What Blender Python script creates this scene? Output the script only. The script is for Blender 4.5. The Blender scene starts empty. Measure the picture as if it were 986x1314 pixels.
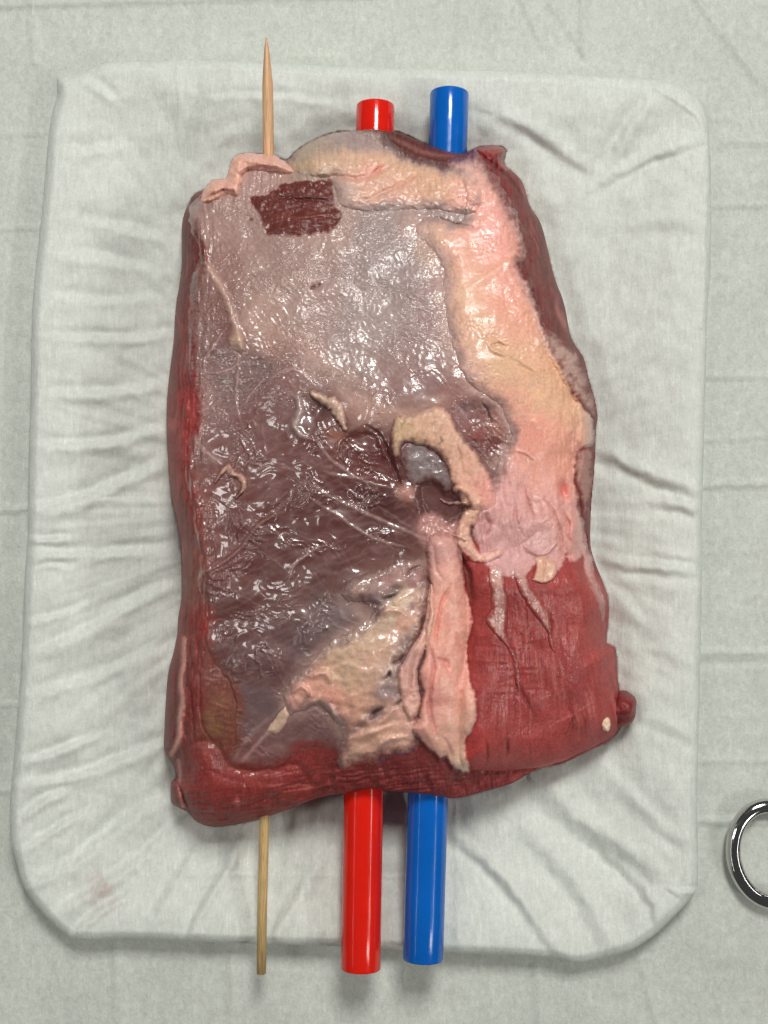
import bpy, math
import numpy as np
from mathutils import Vector

# ------------------------------------------------------------------ camera, world, lamps, exposure
S = bpy.context.scene
COL = S.collection
W0, H0, FPX = 986.0, 1314.0, 1600.0            # photograph size, focal length in its pixels
MM = 0.001
TILT = math.radians(4.0)
DIST = 0.352                                    # camera to the tray plane
CAM = np.array([0.0, -DIST * math.sin(TILT), 0.016 + DIST * math.cos(TILT)])
FWD = np.array([0.0, math.sin(TILT), -math.cos(TILT)])
UPV = np.array([0.0, math.cos(TILT), math.sin(TILT)])

cam_data = bpy.data.cameras.new("camera")
cam = bpy.data.objects.new("camera", cam_data)
COL.objects.link(cam)
cam.location = CAM
cam.rotation_euler = (TILT, 0, 0)
cam_data.sensor_fit = 'VERTICAL'
cam_data.sensor_height = 24.0
cam_data.lens = 24.0 * FPX / H0
cam_data.clip_start = 0.01
cam_data.clip_end = 50.0
S.camera = cam

world = bpy.data.worlds.new("World")
S.world = world
world.use_nodes = True
world.node_tree.nodes["Background"].inputs[0].default_value = (0.95, 1.0, 0.97, 1)
world.node_tree.nodes["Background"].inputs[1].default_value = 0.06


def area(name, loc, target, sx, sy, power, color=(1, 1, 1)):
    d = bpy.data.lights.new(name, 'AREA')
    d.shape = 'RECTANGLE'
    d.size, d.size_y = sx, sy
    d.energy = power
    d.color = color
    o = bpy.data.objects.new(name, d)
    COL.objects.link(o)
    o.location = loc
    v = Vector(target) - Vector(loc)
    o.rotation_euler = v.to_track_quat('-Z', 'Y').to_euler()
    return o


# ceiling fixtures: one broad panel ahead to the right, two long tubes left and right, one panel on the left; a further panel is added for glints
area("panel_lamp", (0.14, 0.72, 1.08), (0, 0, 0), 0.29, 0.34, 11.4, (1.0, 0.985, 0.95))
area("panel_lamp", (-0.75, 0.05, 1.25), (0, 0, 0), 0.20, 0.32, 2.6, (1.0, 0.985, 0.95))
area("panel_lamp", (1.12, -0.86, 1.30), (0, 0, 0), 0.32, 0.32, 4.2, (1.0, 0.985, 0.95))  # added panel, not a known fixture: gives the red lobe and fat cap their glints
area("ceiling_tube_lamp", (1.5, -0.3, 1.35), (0, -0.3, 0), 2.0, 0.06, 6.6, (1.0, 0.985, 0.95))
area("ceiling_tube_lamp", (-1.5, -0.3, 1.35), (0, -0.3, 0), 2.0, 0.04, 2.0, (1.0, 0.985, 0.95))

S.view_settings.view_transform = 'Standard'
S.view_settings.look = 'None'
S.view_settings.exposure = 0.0
S.view_settings.gamma = 1.0
S.view_settings.use_curve_mapping = False
S.render.engine = 'CYCLES'
S.cycles.use_denoising = True
S.cycles.max_bounces = 6
S.cycles.transmission_bounces = 2

# ------------------------------------------------------------------ numeric helpers
F32 = np.float32


def P(px, py, z):
    """point of the place at height z (metres) that the lens sees at photograph pixel px, py"""
    px = np.asarray(px, dtype=np.float64)
    py = np.asarray(py, dtype=np.float64)
    z = np.asarray(z, dtype=np.float64)
    a = (px - W0 / 2) / FPX
    b = (H0 / 2 - py) / FPX
    dx = a
    dy = FWD[1] + b * UPV[1]
    dz = FWD[2] + b * UPV[2]
    t = (z - CAM[2]) / dz
    return np.stack([CAM[0] + t * dx, CAM[1] + t * dy, CAM[2] + t * dz], -1)


def lin(c):
    c = np.asarray(c, dtype=np.float64) / 255.0
    return np.where(c <= 0.04045, c / 12.92, ((c + 0.055) / 1.055) ** 2.4)


GAIN = 1.28                                     # photographed value -> surface reflectance


def alb(c, g=None):
    return np.clip(lin(c) * (g or GAIN), 0, 0.92)


def _hash(ix, iy, seed):
    h = (ix.astype(np.uint32) * np.uint32(374761393) + iy.astype(np.uint32) * np.uint32(668265263)
         + np.uint32((seed * 2246822519) & 0xFFFFFFFF))
    h = (h ^ (h >> np.uint32(13))) * np.uint32(1274126177)
    h ^= h >> np.uint32(16)
    return h


def pn(x, y, seed=0):
    """gradient noise, about -1..1"""
    x = np.asarray(x, F32) + F32(1000.0)
    y = np.asarray(y, F32) + F32(1000.0)
    ix = np.floor(x).astype(np.int32)
    iy = np.floor(y).astype(np.int32)
    fx = x - ix
    fy = y - iy
    u = fx * fx * fx * (fx * (fx * 6 - 15) + 10)
    v = fy * fy * fy * (fy * (fy * 6 - 15) + 10)

    def g(i, j, dx, dy):
        a = _hash(i, j, seed).astype(F32) * F32(2 * math.pi / 4294967296.0)
        return np.cos(a) * dx + np.sin(a) * dy
    n00 = g(ix, iy, fx, fy)
    n10 = g(ix + 1, iy, fx - 1, fy)
    n01 = g(ix, iy + 1, fx, fy - 1)
    n11 = g(ix + 1, iy + 1, fx - 1, fy - 1)
    a = n00 + u * (n10 - n00)
    b = n01 + u * (n11 - n01)
    return (a + v * (b - a)) * F32(1.5)


def fbm(x, y, seed=0, octv=3):
    s = 0
    a = 1.0
    for k in range(octv):
        s = s + a * pn(x * 2 ** k, y * 2 ** k, seed + 17 * k)
        a *= 0.5
    return s


def ridged(x, y, seed=0):
    return 1.0 - np.abs(pn(x, y, seed)) * 2.0


def sst(a, b, x):
    t = np.clip((x - a) / (b - a), 0, 1)
    return t * t * (3 - 2 * t)


def catmull(pts, closed=True, step=5.0):
    p = np.array(pts, float)
    n = len(p)
    out = []
    rng = n if closed else n - 1
    for i in range(rng):
        if closed:
            p0, p1, p2, p3 = p[(i - 1) % n], p[i], p[(i + 1) % n], p[(i + 2) % n]
        else:
            p0, p1, p2, p3 = p[max(i - 1, 0)], p[i], p[i + 1], p[min(i + 2, n - 1)]
        m = max(1, int(np.hypot(*(p2 - p1)) / step))
        for k in range(m):
            t = k / m
            out.append(0.5 * ((2 * p1) + (-p0 + p2) * t + (2 * p0 - 5 * p1 + 4 * p2 - p3) * t * t
                              + (-p0 + 3 * p1 - 3 * p2 + p3) * t ** 3))
    if not closed:
        out.append(p[-1])
    return np.array(out)


def seg_dist(path, X, Y, closed):
    """distance to polyline, parameter along it, side, nearest point"""
    p = np.asarray(path, float)
    n = len(p)
    best = np.full(X.shape, 1e18, F32)
    tt = np.zeros(X.shape, F32)
    side = np.zeros(X.shape, F32)
    nx = np.zeros(X.shape, F32)
    ny = np.zeros(X.shape, F32)
    m = n if closed else n - 1
    for i in range(m):
        a = p[i]
        b = p[(i + 1) % n]
        ex, ey = b - a
        L2 = ex * ex + ey * ey + 1e-9
        dx = X - F32(a[0])
        dy = Y - F32(a[1])
        t = np.clip((dx * F32(ex) + dy * F32(ey)) / F32(L2), 0, 1)
        qx = dx - t * F32(ex)
        qy = dy - t * F32(ey)
        d = qx * qx + qy * qy
        k = d < best
        best = np.where(k, d, best)
        tt = np.where(k, (i + t) / m, tt)
        side = np.where(k, np.sign(ex * dy - ey * dx), side)
        nx = np.where(k, X - qx, nx)
        ny = np.where(k, Y - qy, ny)
    return np.sqrt(best), tt, side, nx, ny


def inside(path, X, Y):
    p = np.asarray(path, float)
    c = np.zeros(X.shape, bool)
    n = len(p)
    for i in range(n):
        x1, y1 = p[i]
        x2, y2 = p[(i + 1) % n]
        if y1 == y2:
            continue
        k = ((y1 > Y) != (y2 > Y)) & (X < (x2 - x1) * (Y - y1) / (y2 - y1) + x1)
        c ^= k
    return c


class Grid:
    def __init__(self, x0, y0, x1, y1, step):
        self.xs = np.arange(x0, x1 + step, step, dtype=F32)
        self.ys = np.arange(y0, y1 + step, step, dtype=F32)
        self.step = step
        self.X, self.Y = np.meshgrid(self.xs, self.ys)

    def box(self, path, pad):
        p = np.asarray(path, float)
        i0 = int(np.searchsorted(self.xs, p[:, 0].min() - pad))
        i1 = int(np.searchsorted(self.xs, p[:, 0].max() + pad))
        j0 = int(np.searchsorted(self.ys, p[:, 1].min() - pad))
        j1 = int(np.searchsorted(self.ys, p[:, 1].max() + pad))
        return slice(j0, j1), slice(i0, i1)

    def sdf(self, path, pad=30, wx=None, wy=None):
        b = self.box(path, pad)
        X, Y = self.X[b], self.Y[b]
        if wx is not None:
            X = X + wx[b]
            Y = Y + wy[b]
        d = seg_dist(path, X, Y, True)[0]
        s = np.where(inside(path, X, Y), d, -d)
        out = np.full(self.X.shape, -99.0, F32)
        out[b] = s
        return out


def idw(anch, X, Y, p=3.0, soft=12.0):
    acc = np.zeros(X.shape + (3,), F32)
    ws = np.zeros(X.shape, F32)
    for (x, y, c) in anch:
        w = ((X - x) ** 2 + (Y - y) ** 2 + soft * soft) ** (-p / 2 * 1.0)
        w = w.astype(F32)
        acc += w[..., None] * alb(c).astype(F32)
        ws += w
    return acc / ws[..., None]


def tps(pts, X, Y):
    """smooth surface through a few (x, y, value) points"""
    a = np.array(pts, float)
    s = 300.0
    q = a[:, :2] / s

    def U(r2):
        return np.where(r2 > 1e-12, 0.5 * r2 * np.log(np.maximum(r2, 1e-12)), 0)
    n = len(a)
    r2 = ((q[:, None] - q[None]) ** 2).sum(-1)
    K = U(r2) + np.eye(n) * 0.004
    Pm = np.hstack([np.ones((n, 1)), q])
    A = np.vstack([np.hstack([K, Pm]), np.hstack([Pm.T, np.zeros((3, 3))])])
    w = np.linalg.solve(A, np.concatenate([a[:, 2], np.zeros(3)]))
    out = w[n] + w[n + 1] * X / s + w[n + 2] * Y / s
    for i in range(n):
        out = out + w[i] * U((X / s - q[i, 0]) ** 2 + (Y / s - q[i, 1]) ** 2)
    return out.astype(F32)


# ------------------------------------------------------------------ mesh helpers
def mesh_obj(name, co, quads, mat, parent=None, attrs=None, tris=None, smooth=True):
    me = bpy.data.meshes.new(name)
    co = np.ascontiguousarray(co, F32)
    me.vertices.add(len(co))
    me.vertices.foreach_set("co", co.ravel())
    quads = np.asarray(quads, np.int32).reshape(-1, 4)
    tris = np.zeros((0, 3), np.int32) if tris is None else np.asarray(tris, np.int32).reshape(-1, 3)
    loops = np.concatenate([quads.ravel(), tris.ravel()])
    me.loops.add(len(loops))
    me.loops.foreach_set("vertex_index", loops)
    nf = len(quads) + len(tris)
    me.polygons.add(nf)
    st = np.concatenate([np.arange(len(quads)) * 4, len(quads) * 4 + np.arange(len(tris)) * 3]).astype(np.int32)
    me.polygons.foreach_set("loop_start", st)
    me.update(calc_edges=True)
    me.validate()
    me.polygons.foreach_set("use_smooth", np.full(len(me.polygons), smooth))
    if attrs:
        for k, v in attrs.items():
            v = np.asarray(v, F32)
            if v.ndim == 2:
                a = me.attributes.new(k, 'FLOAT_COLOR', 'POINT')
                c = np.ones((len(v), 4), F32)
                c[:, :3] = v
                a.data.foreach_set("color", c.ravel())
            else:
                a = me.attributes.new(k, 'FLOAT', 'POINT')
                a.data.foreach_set("value", v.ravel())
    me.materials.append(mat)
    o = bpy.data.objects.new(name, me)
    COL.objects.link(o)
    if parent:
        o.parent = parent
    return o


def empty(name, loc=(0, 0, 0)):
    o = bpy.data.objects.new(name, None)
    COL.objects.link(o)
    o.empty_display_size = 0.01
    o.location = loc
    return o


def tag(o, label=None, cat=None, group=None, kind=None):
    for k, v in (("label", label), ("category", cat), ("group", group), ("kind", kind)):
        if v:
            o[k] = v
    return o


def grid_mesh(name, G, keep, Z, mat, parent, attrs, snap=None, skirt=None):
    """height sheet over the kept grid points; snap = outline the border is drawn onto;
    skirt = list of (outset px, height function) rings that close the side"""
    ny, nx = G.X.shape
    cell = keep[:-1, :-1] | keep[1:, :-1] | keep[:-1, 1:] | keep[1:, 1:]
    used = np.zeros((ny, nx), bool)
    used[:-1, :-1] |= cell
    used[1:, :-1] |= cell
    used[:-1, 1:] |= cell
    used[1:, 1:] |= cell
    idx = np.full((ny, nx), -1, np.int64)
    idx[used] = np.arange(used.sum())
    px = G.X.copy()
    py = G.Y.copy()
    if snap is not None:
        out = used & ~keep
        d, t, s, qx, qy = seg_dist(snap, G.X[out], G.Y[out], True)
        px[out] = qx
        py[out] = qy
    co = P(px[used], py[used], Z[used] * MM)
    j, i = np.nonzero(cell)
    q = np.stack([idx[j + 1, i], idx[j + 1, i + 1], idx[j, i + 1], idx[j, i]], -1)
    A = {k: v[used] for k, v in attrs.items()}
    if skirt:
        e = np.concatenate([q[:, [0, 1]], q[:, [1, 2]], q[:, [2, 3]], q[:, [3, 0]]])
        key = np.minimum(e[:, 0], e[:, 1]) * 10000000 + np.maximum(e[:, 0], e[:, 1])
        u, inv, cnt = np.unique(key, return_inverse=True, return_counts=True)
        be = e[cnt[inv] == 1]
        bv = np.unique(be)
        pxu, pyu, zu = px[used], py[used], Z[used]
        nxg, nyg = np.gradient(G.sd_s, axis=1)[used], np.gradient(G.sd_s, axis=0)[used]
        ln = np.hypot(nxg, nyg) + 1e-6
        ox, oy = -nxg / ln, -nyg / ln
        prev = bv
        base = len(co)
        qs = [q]
        cos = [co]
        for (outset, zf) in skirt:
            zz = zf(pxu[bv], pyu[bv], zu[bv])
            c = P(pxu[bv] + ox[bv] * outset, pyu[bv] + oy[bv] * outset, zz * MM)
            new = np.arange(base, base + len(bv))
            mp = np.full(base + len(bv), -1, np.int64)
            mp[prev] = new
            remap_prev = np.full(len(pxu), -1, np.int64)
            remap_prev[bv] = prev
            remap_new = np.full(len(pxu), -1, np.int64)
            remap_new[bv] = new
            qs.append(np.stack([remap_prev[be[:, 1]], remap_prev[be[:, 0]],
                                remap_new[be[:, 0]], remap_new[be[:, 1]]], -1))
            cos.append(c)
            for k in A:
                A[k] = np.concatenate([A[k], attrs[k][used][bv]])
            base += len(bv)
            prev = new
        co = np.concatenate(cos)
        q = np.concatenate(qs)
    return mesh_obj(name, co, q, mat, parent, A)


def tube(name, path, radii, mat, parent=None, seg=24, caps=True, ell=None):
    """swept round section along a path of 3D points"""
    p = np.asarray(path, float)
    r = np.asarray(radii, float)
    n = len(p)
    tang = np.gradient(p, axis=0)
    tang /= np.linalg.norm(tang, axis=1)[:, None]
    up = np.array([0, 0, 1.0])
    co = []
    for k in range(n):
        a = np.cross(tang[k], up)
        a /= np.linalg.norm(a)
        b = np.cross(a, tang[k])
        th = np.linspace(0, 2 * math.pi, seg, endpoint=False)
        co.append(p[k] + r[k] * (np.cos(th)[:, None] * a + np.sin(th)[:, None] * b * (ell or 1.0)))
    co = np.concatenate(co)
    q = []
    for k in range(n - 1):
        for i in range(seg):
            j = (i + 1) % seg
            q.append((k * seg + i, (k + 1) * seg + i, (k + 1) * seg + j, k * seg + j))
    t = []
    if caps:
        c0 = len(co)
        co = np.concatenate([co, p[:1], p[-1:]])
        for i in range(seg):
            j = (i + 1) % seg
            t.append((c0, i, j))
            t.append((c0 + 1, (n - 1) * seg + j, (n - 1) * seg + i))
    return mesh_obj(name, co, q, mat, parent, tris=t)


# ------------------------------------------------------------------ materials
class NT:
    def __init__(self, name):
        self.m = bpy.data.materials.new(name)
        self.m.use_nodes = True
        self.t = self.m.node_tree
        self.b = self.t.nodes["Principled BSDF"]

    def n(self, typ, **kw):
        nd = self.t.nodes.new(typ)
        for k, v in kw.items():
            if k.startswith('i_'):
                nd.inputs[k[2:].replace('_', ' ')].default_value = v
            else:
                setattr(nd, k, v)
        return nd

    def l(self, a, b):
        self.t.links.new(a, b)

    def coords(self, scale=(1, 1, 1), rot=(0, 0, 0)):
        tc = self.n('ShaderNodeTexCoord')
        mp = self.n('ShaderNodeMapping')
        mp.inputs['Scale'].default_value = scale
        mp.inputs['Rotation'].default_value = rot
        self.l(tc.outputs['Object'], mp.inputs['Vector'])
        return mp.outputs['Vector']

    def noise(self, vec, scale, detail=3, rough=0.55, dist=0.0):
        nd = self.n('ShaderNodeTexNoise')
        nd.inputs['Scale'].default_value = scale
        nd.inputs['Detail'].default_value = detail
        nd.inputs['Roughness'].default_value = rough
        nd.inputs['Distortion'].default_value = dist
        self.l(vec, nd.inputs['Vector'])
        return nd.outputs['Fac']

    def math(self, op, a, b=None, c=None):
        nd = self.n('ShaderNodeMath', operation=op)
        for k, v in enumerate((a, b, c)):
            if v is None:
                continue
            if isinstance(v, (int, float)):
                nd.inputs[k].default_value = v
            else:
                self.l(v, nd.inputs[k])
        return nd.outputs[0]

    def rng(self, v, a, b, c, d):
        nd = self.n('ShaderNodeMapRange')
        for k, x in zip(('From Min', 'From Max', 'To Min', 'To Max'), (a, b, c, d)):
            nd.inputs[k].default_value = x
        self.l(v, nd.inputs['Value'])
        return nd.outputs[0]

    def attr(self, name, out):
        nd = self.n('ShaderNodeAttribute', attribute_name=name)
        return nd.outputs[out]

    def mul_color(self, col, fac):
        nd = self.n('ShaderNodeVectorMath', operation='SCALE')
        self.l(col, nd.inputs[0])
        self.l(fac, nd.inputs['Scale'])
        return nd.outputs[0]

    def bump(self, h, dist, strength=1.0, prev=None):
        nd = self.n('ShaderNodeBump')
        nd.inputs['Distance'].default_value = dist
        nd.inputs['Strength'].default_value = strength
        self.l(h, nd.inputs['Height'])
        if prev is not None:
            self.l(prev, nd.inputs['Normal'])
        return nd.outputs[0]


def tissue(name, rough, coat, coat_rough, kind, sss=0.0, spec=0.5):
    """wet meat surfaces: colour from the Col attribute, fine relief by kind"""
    t = NT(name)
    col = t.attr('Col', 'Color')
    vec = t.coords()
    fine = t.noise(vec, 1500, 3)
    t.l(t.mul_color(col, t.rng(fine, 0.3, 0.7, 0.87, 1.12)), t.b.inputs['Base Color'])
    if kind == 'muscle':
        fib = t.noise(t.coords((1300, 240, 500), (0, 0, 0.12)), 1.0, 3, 0.6, 0.6)
        fleck = t.noise(t.coords((1900, 420, 900), (0, 0, -0.1)), 1.0, 3, 0.6, 0.8)
        pale = t.n('ShaderNodeMix', data_type='RGBA')
        pale.inputs['B'].default_value = (*alb((186, 120, 108)), 1)
        t.l(t.mul_color(col, t.rng(fine, 0.3, 0.7, 0.80, 1.18)), pale.inputs['A'])
        t.l(t.rng(fleck, 0.56, 0.78, 0.0, 0.28), pale.inputs['Factor'])
        t.l(pale.outputs['Result'], t.b.inputs['Base Color'])
        n1 = t.bump(fib, 0.00016)
        n2 = t.bump(t.noise(vec, 1700, 2), 0.00007, 1.0, n1)
    elif kind == 'skin':
        a = t.noise(vec, 300, 2, 0.45, 2.2)
        ra = t.math('ABSOLUTE', t.math('SUBTRACT', a, 0.5))
        b = t.noise(t.coords((300, 760, 500), (0, 0, 0.5)), 1.0, 2, 0.5, 1.5)
        rb = t.math('ABSOLUTE', t.math('SUBTRACT', b, 0.5))
        amp = t.attr('Crk', 'Fac')
        h = t.math('ADD', ra, t.math('MULTIPLY', rb, 0.8))
        n2 = t.bump(t.math('MULTIPLY', h, amp), 0.0008)
    else:
        g = t.noise(vec, 800, 2, 0.5)
        n1 = t.bump(g, 0.00009)
        n2 = t.bump(t.noise(vec, 2200, 2), 0.00004, 1.0, n1)
    t.l(n2, t.b.inputs['Normal'])
    t.l(n2, t.b.inputs['Coat Normal'])
    wet = t.attr('Wet', 'Fac')
    t.b.inputs['Roughness'].default_value = rough
    t.b.inputs['Specular IOR Level'].default_value = spec
    t.l(t.math('MULTIPLY', wet, coat), t.b.inputs['Coat Weight'])
    cr = t.noise(vec, 240, 2)
    t.l(t.rng(cr, 0.35, 0.65, coat_rough * 0.6, coat_rough * 2.2), t.b.inputs['Coat Roughness'])
    if sss:
        t.b.inputs['Subsurface Weight'].default_value = sss
        t.b.inputs['Subsurface Radius'].default_value = (1.0, 0.45, 0.3)
        t.b.inputs['Subsurface Scale'].default_value = 0.0016
    return t.m


M_MUSCLE = tissue("wet_muscle", 0.5, 0.8, 0.17, 'muscle', 0.0, 0.2)
M_SKIN = tissue("wet_silverskin", 0.42, 1.0, 0.075, 'skin')
M_FAT = tissue("wet_fat", 0.5, 0.7, 0.16, 'fat', 0.35)
M_TENDON = tissue("wet_tendon", 0.45, 1.0, 0.10, 'fat', 0.2)


M_FLANK = tissue("dull_membrane", 0.6, 0.6, 0.12, 'fat', 0.0, 0.1)


def nonwoven(name, colr, var, fibre_scale, bump_mm):
    t = NT(name)
    col = t.attr('Col', 'Color')
    vec = t.coords()
    grain = t.noise(vec, 1500, 3, 0.7)
    mott = t.noise(vec, 650, 3, 0.6)
    fib = t.noise(t.coords(fibre_scale, (0, 0, 0.04)), 1.0, 3, 0.6, 0.6)
    big = t.noise(vec, 26, 3, 0.5)
    f = t.math('ADD', t.rng(grain, 0.3, 0.7, -var, var), t.rng(mott, 0.3, 0.7, -var * 0.7, var * 0.7))
    f = t.math('ADD', f, t.rng(fib, 0.3, 0.7, -var * 0.9, var * 0.9))
    f = t.math('ADD', f, t.rng(big, 0.3, 0.7, -var * 0.35, var * 0.35))
    t.l(t.mul_color(col, t.math('ADD', f, 1.0)), t.b.inputs['Base Color'])
    thr = t.noise(t.coords((1500, 190, 500), (0, 0, -0.03)), 1.0, 2, 0.5, 0.5)
    f = t.math('ADD', f, t.rng(thr, 0.58, 0.72, 0.0, 0.10))
    t.l(t.mul_color(col, t.math('ADD', f, 1.0)), t.b.inputs['Base Color'])
    n1 = t.bump(fib, bump_mm * MM)
    n2 = t.bump(grain, bump_mm * 0.6 * MM, 1.0, n1)
    t.l(n2, t.b.inputs['Normal'])
    t.b.inputs['Roughness'].default_value = 0.62
    t.b.inputs['Specular IOR Level'].default_value = 0.35
    return t.m


M_WRAP = nonwoven("white_nonwoven_wrap", None, 0.07, (900, 190, 500), 0.15)
M_DRAPE = nonwoven("grey_nonwoven_drape", None, 0.085, (620, 420, 500), 0.15)


def plastic(name, c, rough=0.14):
    t = NT(name)
    vec = t.coords()
    f = t.rng(t.noise(vec, 90, 3), 0.3, 0.7, 0.94, 1.06)
    rgb = t.n('ShaderNodeRGB')
    rgb.outputs[0].default_value = (*lin(c), 1)
    t.l(t.mul_color(rgb.outputs[0], f), t.b.inputs['Base Color'])
    t.l(t.rng(t.noise(vec, 500, 2), 0.3, 0.7, rough * 0.8, rough * 1.3), t.b.inputs['Roughness'])
    t.l(t.bump(t.noise(t.coords((900, 30, 900)), 1.0, 2), 0.00004), t.b.inputs['Normal'])
    t.b.inputs['Subsurface Weight'].default_value = 0.1
    t.b.inputs['Subsurface Scale'].default_value = 0.002
    return t.m


M_RED = plastic("red_plastic", (228, 32, 18))
M_BLUE = plastic("blue_plastic", (8, 98, 190))


def wood():
    t = NT("bamboo_wood")
    gr = t.noise(t.coords((2600, 60, 2600)), 1.0, 3, 0.6, 0.2)
    tc = t.n('ShaderNodeTexCoord')
    sep = t.n('ShaderNodeSeparateXYZ')
    t.l(tc.outputs['Object'], sep.inputs[0])
    mix = t.n('ShaderNodeMix', data_type='RGBA')
    mix.inputs['A'].default_value = (*alb((190, 160, 108)), 1)
    mix.inputs['B'].default_value = (*alb((200, 156, 116)), 1)
    t.l(t.rng(sep.outputs['Y'], -0.09, 0.08, 0, 1), mix.inputs['Factor'])
    t.l(t.mul_color(mix.outputs['Result'], t.rng(gr, 0.3, 0.7, 0.60, 1.22)), t.b.inputs['Base Color'])
    t.l(t.bump(gr, 0.00015), t.b.inputs['Normal'])
    t.b.inputs['Roughness'].default_value = 0.5
    return t.m


M_WOOD = wood()


def steel():
    t = NT("polished_steel")
    t.b.inputs['Base Color'].default_value = (0.62, 0.61, 0.6, 1)
    t.b.inputs['Metallic'].default_value = 1.0
    vec = t.coords()
    t.l(t.rng(t.noise(vec, 700, 3), 0.3, 0.7, 0.06, 0.14), t.b.inputs['Roughness'])
    return t.m


M_STEEL = steel()

# ------------------------------------------------------------------ the drape on the table (surface)
OUT_TRAY = [(74, 100), (74, 122), (64, 162), (56, 253), (44, 365), (41, 420), (40, 495), (38, 563), (36.5, 628),
            (36, 689), (32, 742), (30, 800), (28, 849), (24, 900), (18, 976), (13, 1032), (14, 1077), (23, 1113),
            (31, 1139), (52, 1169), (80, 1196), (101, 1206), (167, 1205), (243, 1208), (350, 1212), (431, 1214),
            (500, 1218), (567, 1223), (638, 1225), (706, 1229), (722, 1232), (742, 1236), (780, 1228), (810, 1219),
            (841, 1199), (866, 1175), (884, 1156), (894, 1142), (896, 1126), (896, 1093), (895, 1027), (896, 976),
            (898, 900), (899, 838), (901, 742), (901, 666), (903, 590), (905, 514), (908, 400), (912, 345), (913, 246),
            (911, 182), (907, 148), (893, 123), (868, 108), (840, 102), (776, 98), (697, 93.5), (598, 89.5),
            (500, 87), (406, 83.5), (253, 77), (203, 78.5), (140, 80), (122, 86), (96, 96)]
OUT_TRAY = catmull(OUT_TRAY, True, 8.0)


def stroke_profile(G, H, path, w, amp, shape='ridge', taper=True):
    """add a ridge ('ridge') or an S-shaped fold ('fold') of half-width w px and height amp mm along a path"""
    path = catmull(path, False, 12.0)
    b = G.box(path, w * 4)
    X, Y = G.X[b], G.Y[b]
    if X.size == 0:
        return
    Xw = X + 2.0 * pn(X / 17, Y / 17, 71)
    Yw = Y + 2.0 * pn(X / 17, Y / 17, 72)
    d, t, s, _, _ = seg_dist(path, Xw, Yw, False)
    tp = np.sin(np.pi * np.clip(t, 0.02, 0.98)) ** 0.6 if taper else 1.0
    u = d * s / w
    if shape == 'ridge':
        H[b] += amp * tp * np.exp(-u * u)
    else:
        H[b] += amp * tp * 1.6 * u * np.exp(-u * u)


GD = Grid(-420, -420, 1420, 1760, 4.0)
HD = 0.5 * fbm(GD.X / 160, GD.Y / 160, 5, 3) + 0.12 * fbm(GD.X / 40, GD.Y / 40, 9, 2)
for (x0, y0, x1, y1, w, a) in [(-400, 668, 1400, 606, 3.2, .40), (-400, 305, 1400, 250, 3, .22),
                               (-400, 180, 1400, 140, 3, .16), (880, 482, 1400, 487, 2.5, .25),
                               (890, 566, 1400, 535, 2.5, .2), (890, 838, 1400, 833, 4, .3), (890, 852, 1400, 850, 3, -.2),
                               (890, 1053, 1400, 1062, 4, .4), (880, 976, 1400, 980, 3, .2), (-400, 1006, 100, 1016, 4, .35),
                               (-400, 900, 60, 905, 3, .2), (745, -400, 752, 110, 6, .35), (600, -400, 590, 90, 6, .25),
                               (820, -100, 980, 110, 5, .3), (640, -60, 700, 60, 4, .3), (700, 10, 760, 95, 4, -.3),
                               (930, 180, 1300, 190, 5, .25), (300, 1230, 290, 1500, 7, .3), (690, 1240, 700, 1500, 7, .3),
                               (150, 1210, 160, 1400, 6, .25), (820, 1230, 850, 1330, 5, .3), (40, -300, 44, 80, 5, .2),
                               (-300, 14, 480, -8, 5, .35)]:
    stroke_profile(GD, HD, [(x0, y0), ((x0 + x1) / 2, (y0 + y1) / 2), (x1, y1)], w, a * 2.6, 'ridge', False)
HD += 0.16 * pn(GD.X / 16, GD.Y / 150, 151) * sst(140, 40, GD.Y) + 0.16 * pn(GD.X / 16, GD.Y / 150, 152) * sst(1190, 1260, GD.Y) + .14 * pn(GD.X / 200, GD.Y / 14, 153) * sst(880, 930, GD.X)
HD = HD + 5.2
drape_col = np.empty(GD.X.shape + (3,), F32)
drape_col[:] = (0.555, 0.578, 0.525)
drape_col *= (1 + 0.03 * fbm(GD.X / 60, GD.Y / 60, 33, 3))[..., None]
drape = grid_mesh("table_drape", GD, np.ones(GD.X.shape, bool), HD, M_DRAPE, None, {"Col": drape_col})
tag(drape, "pale grey nonwoven drape with pressed fold lines covering the table", "drape", kind="structure")

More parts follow.
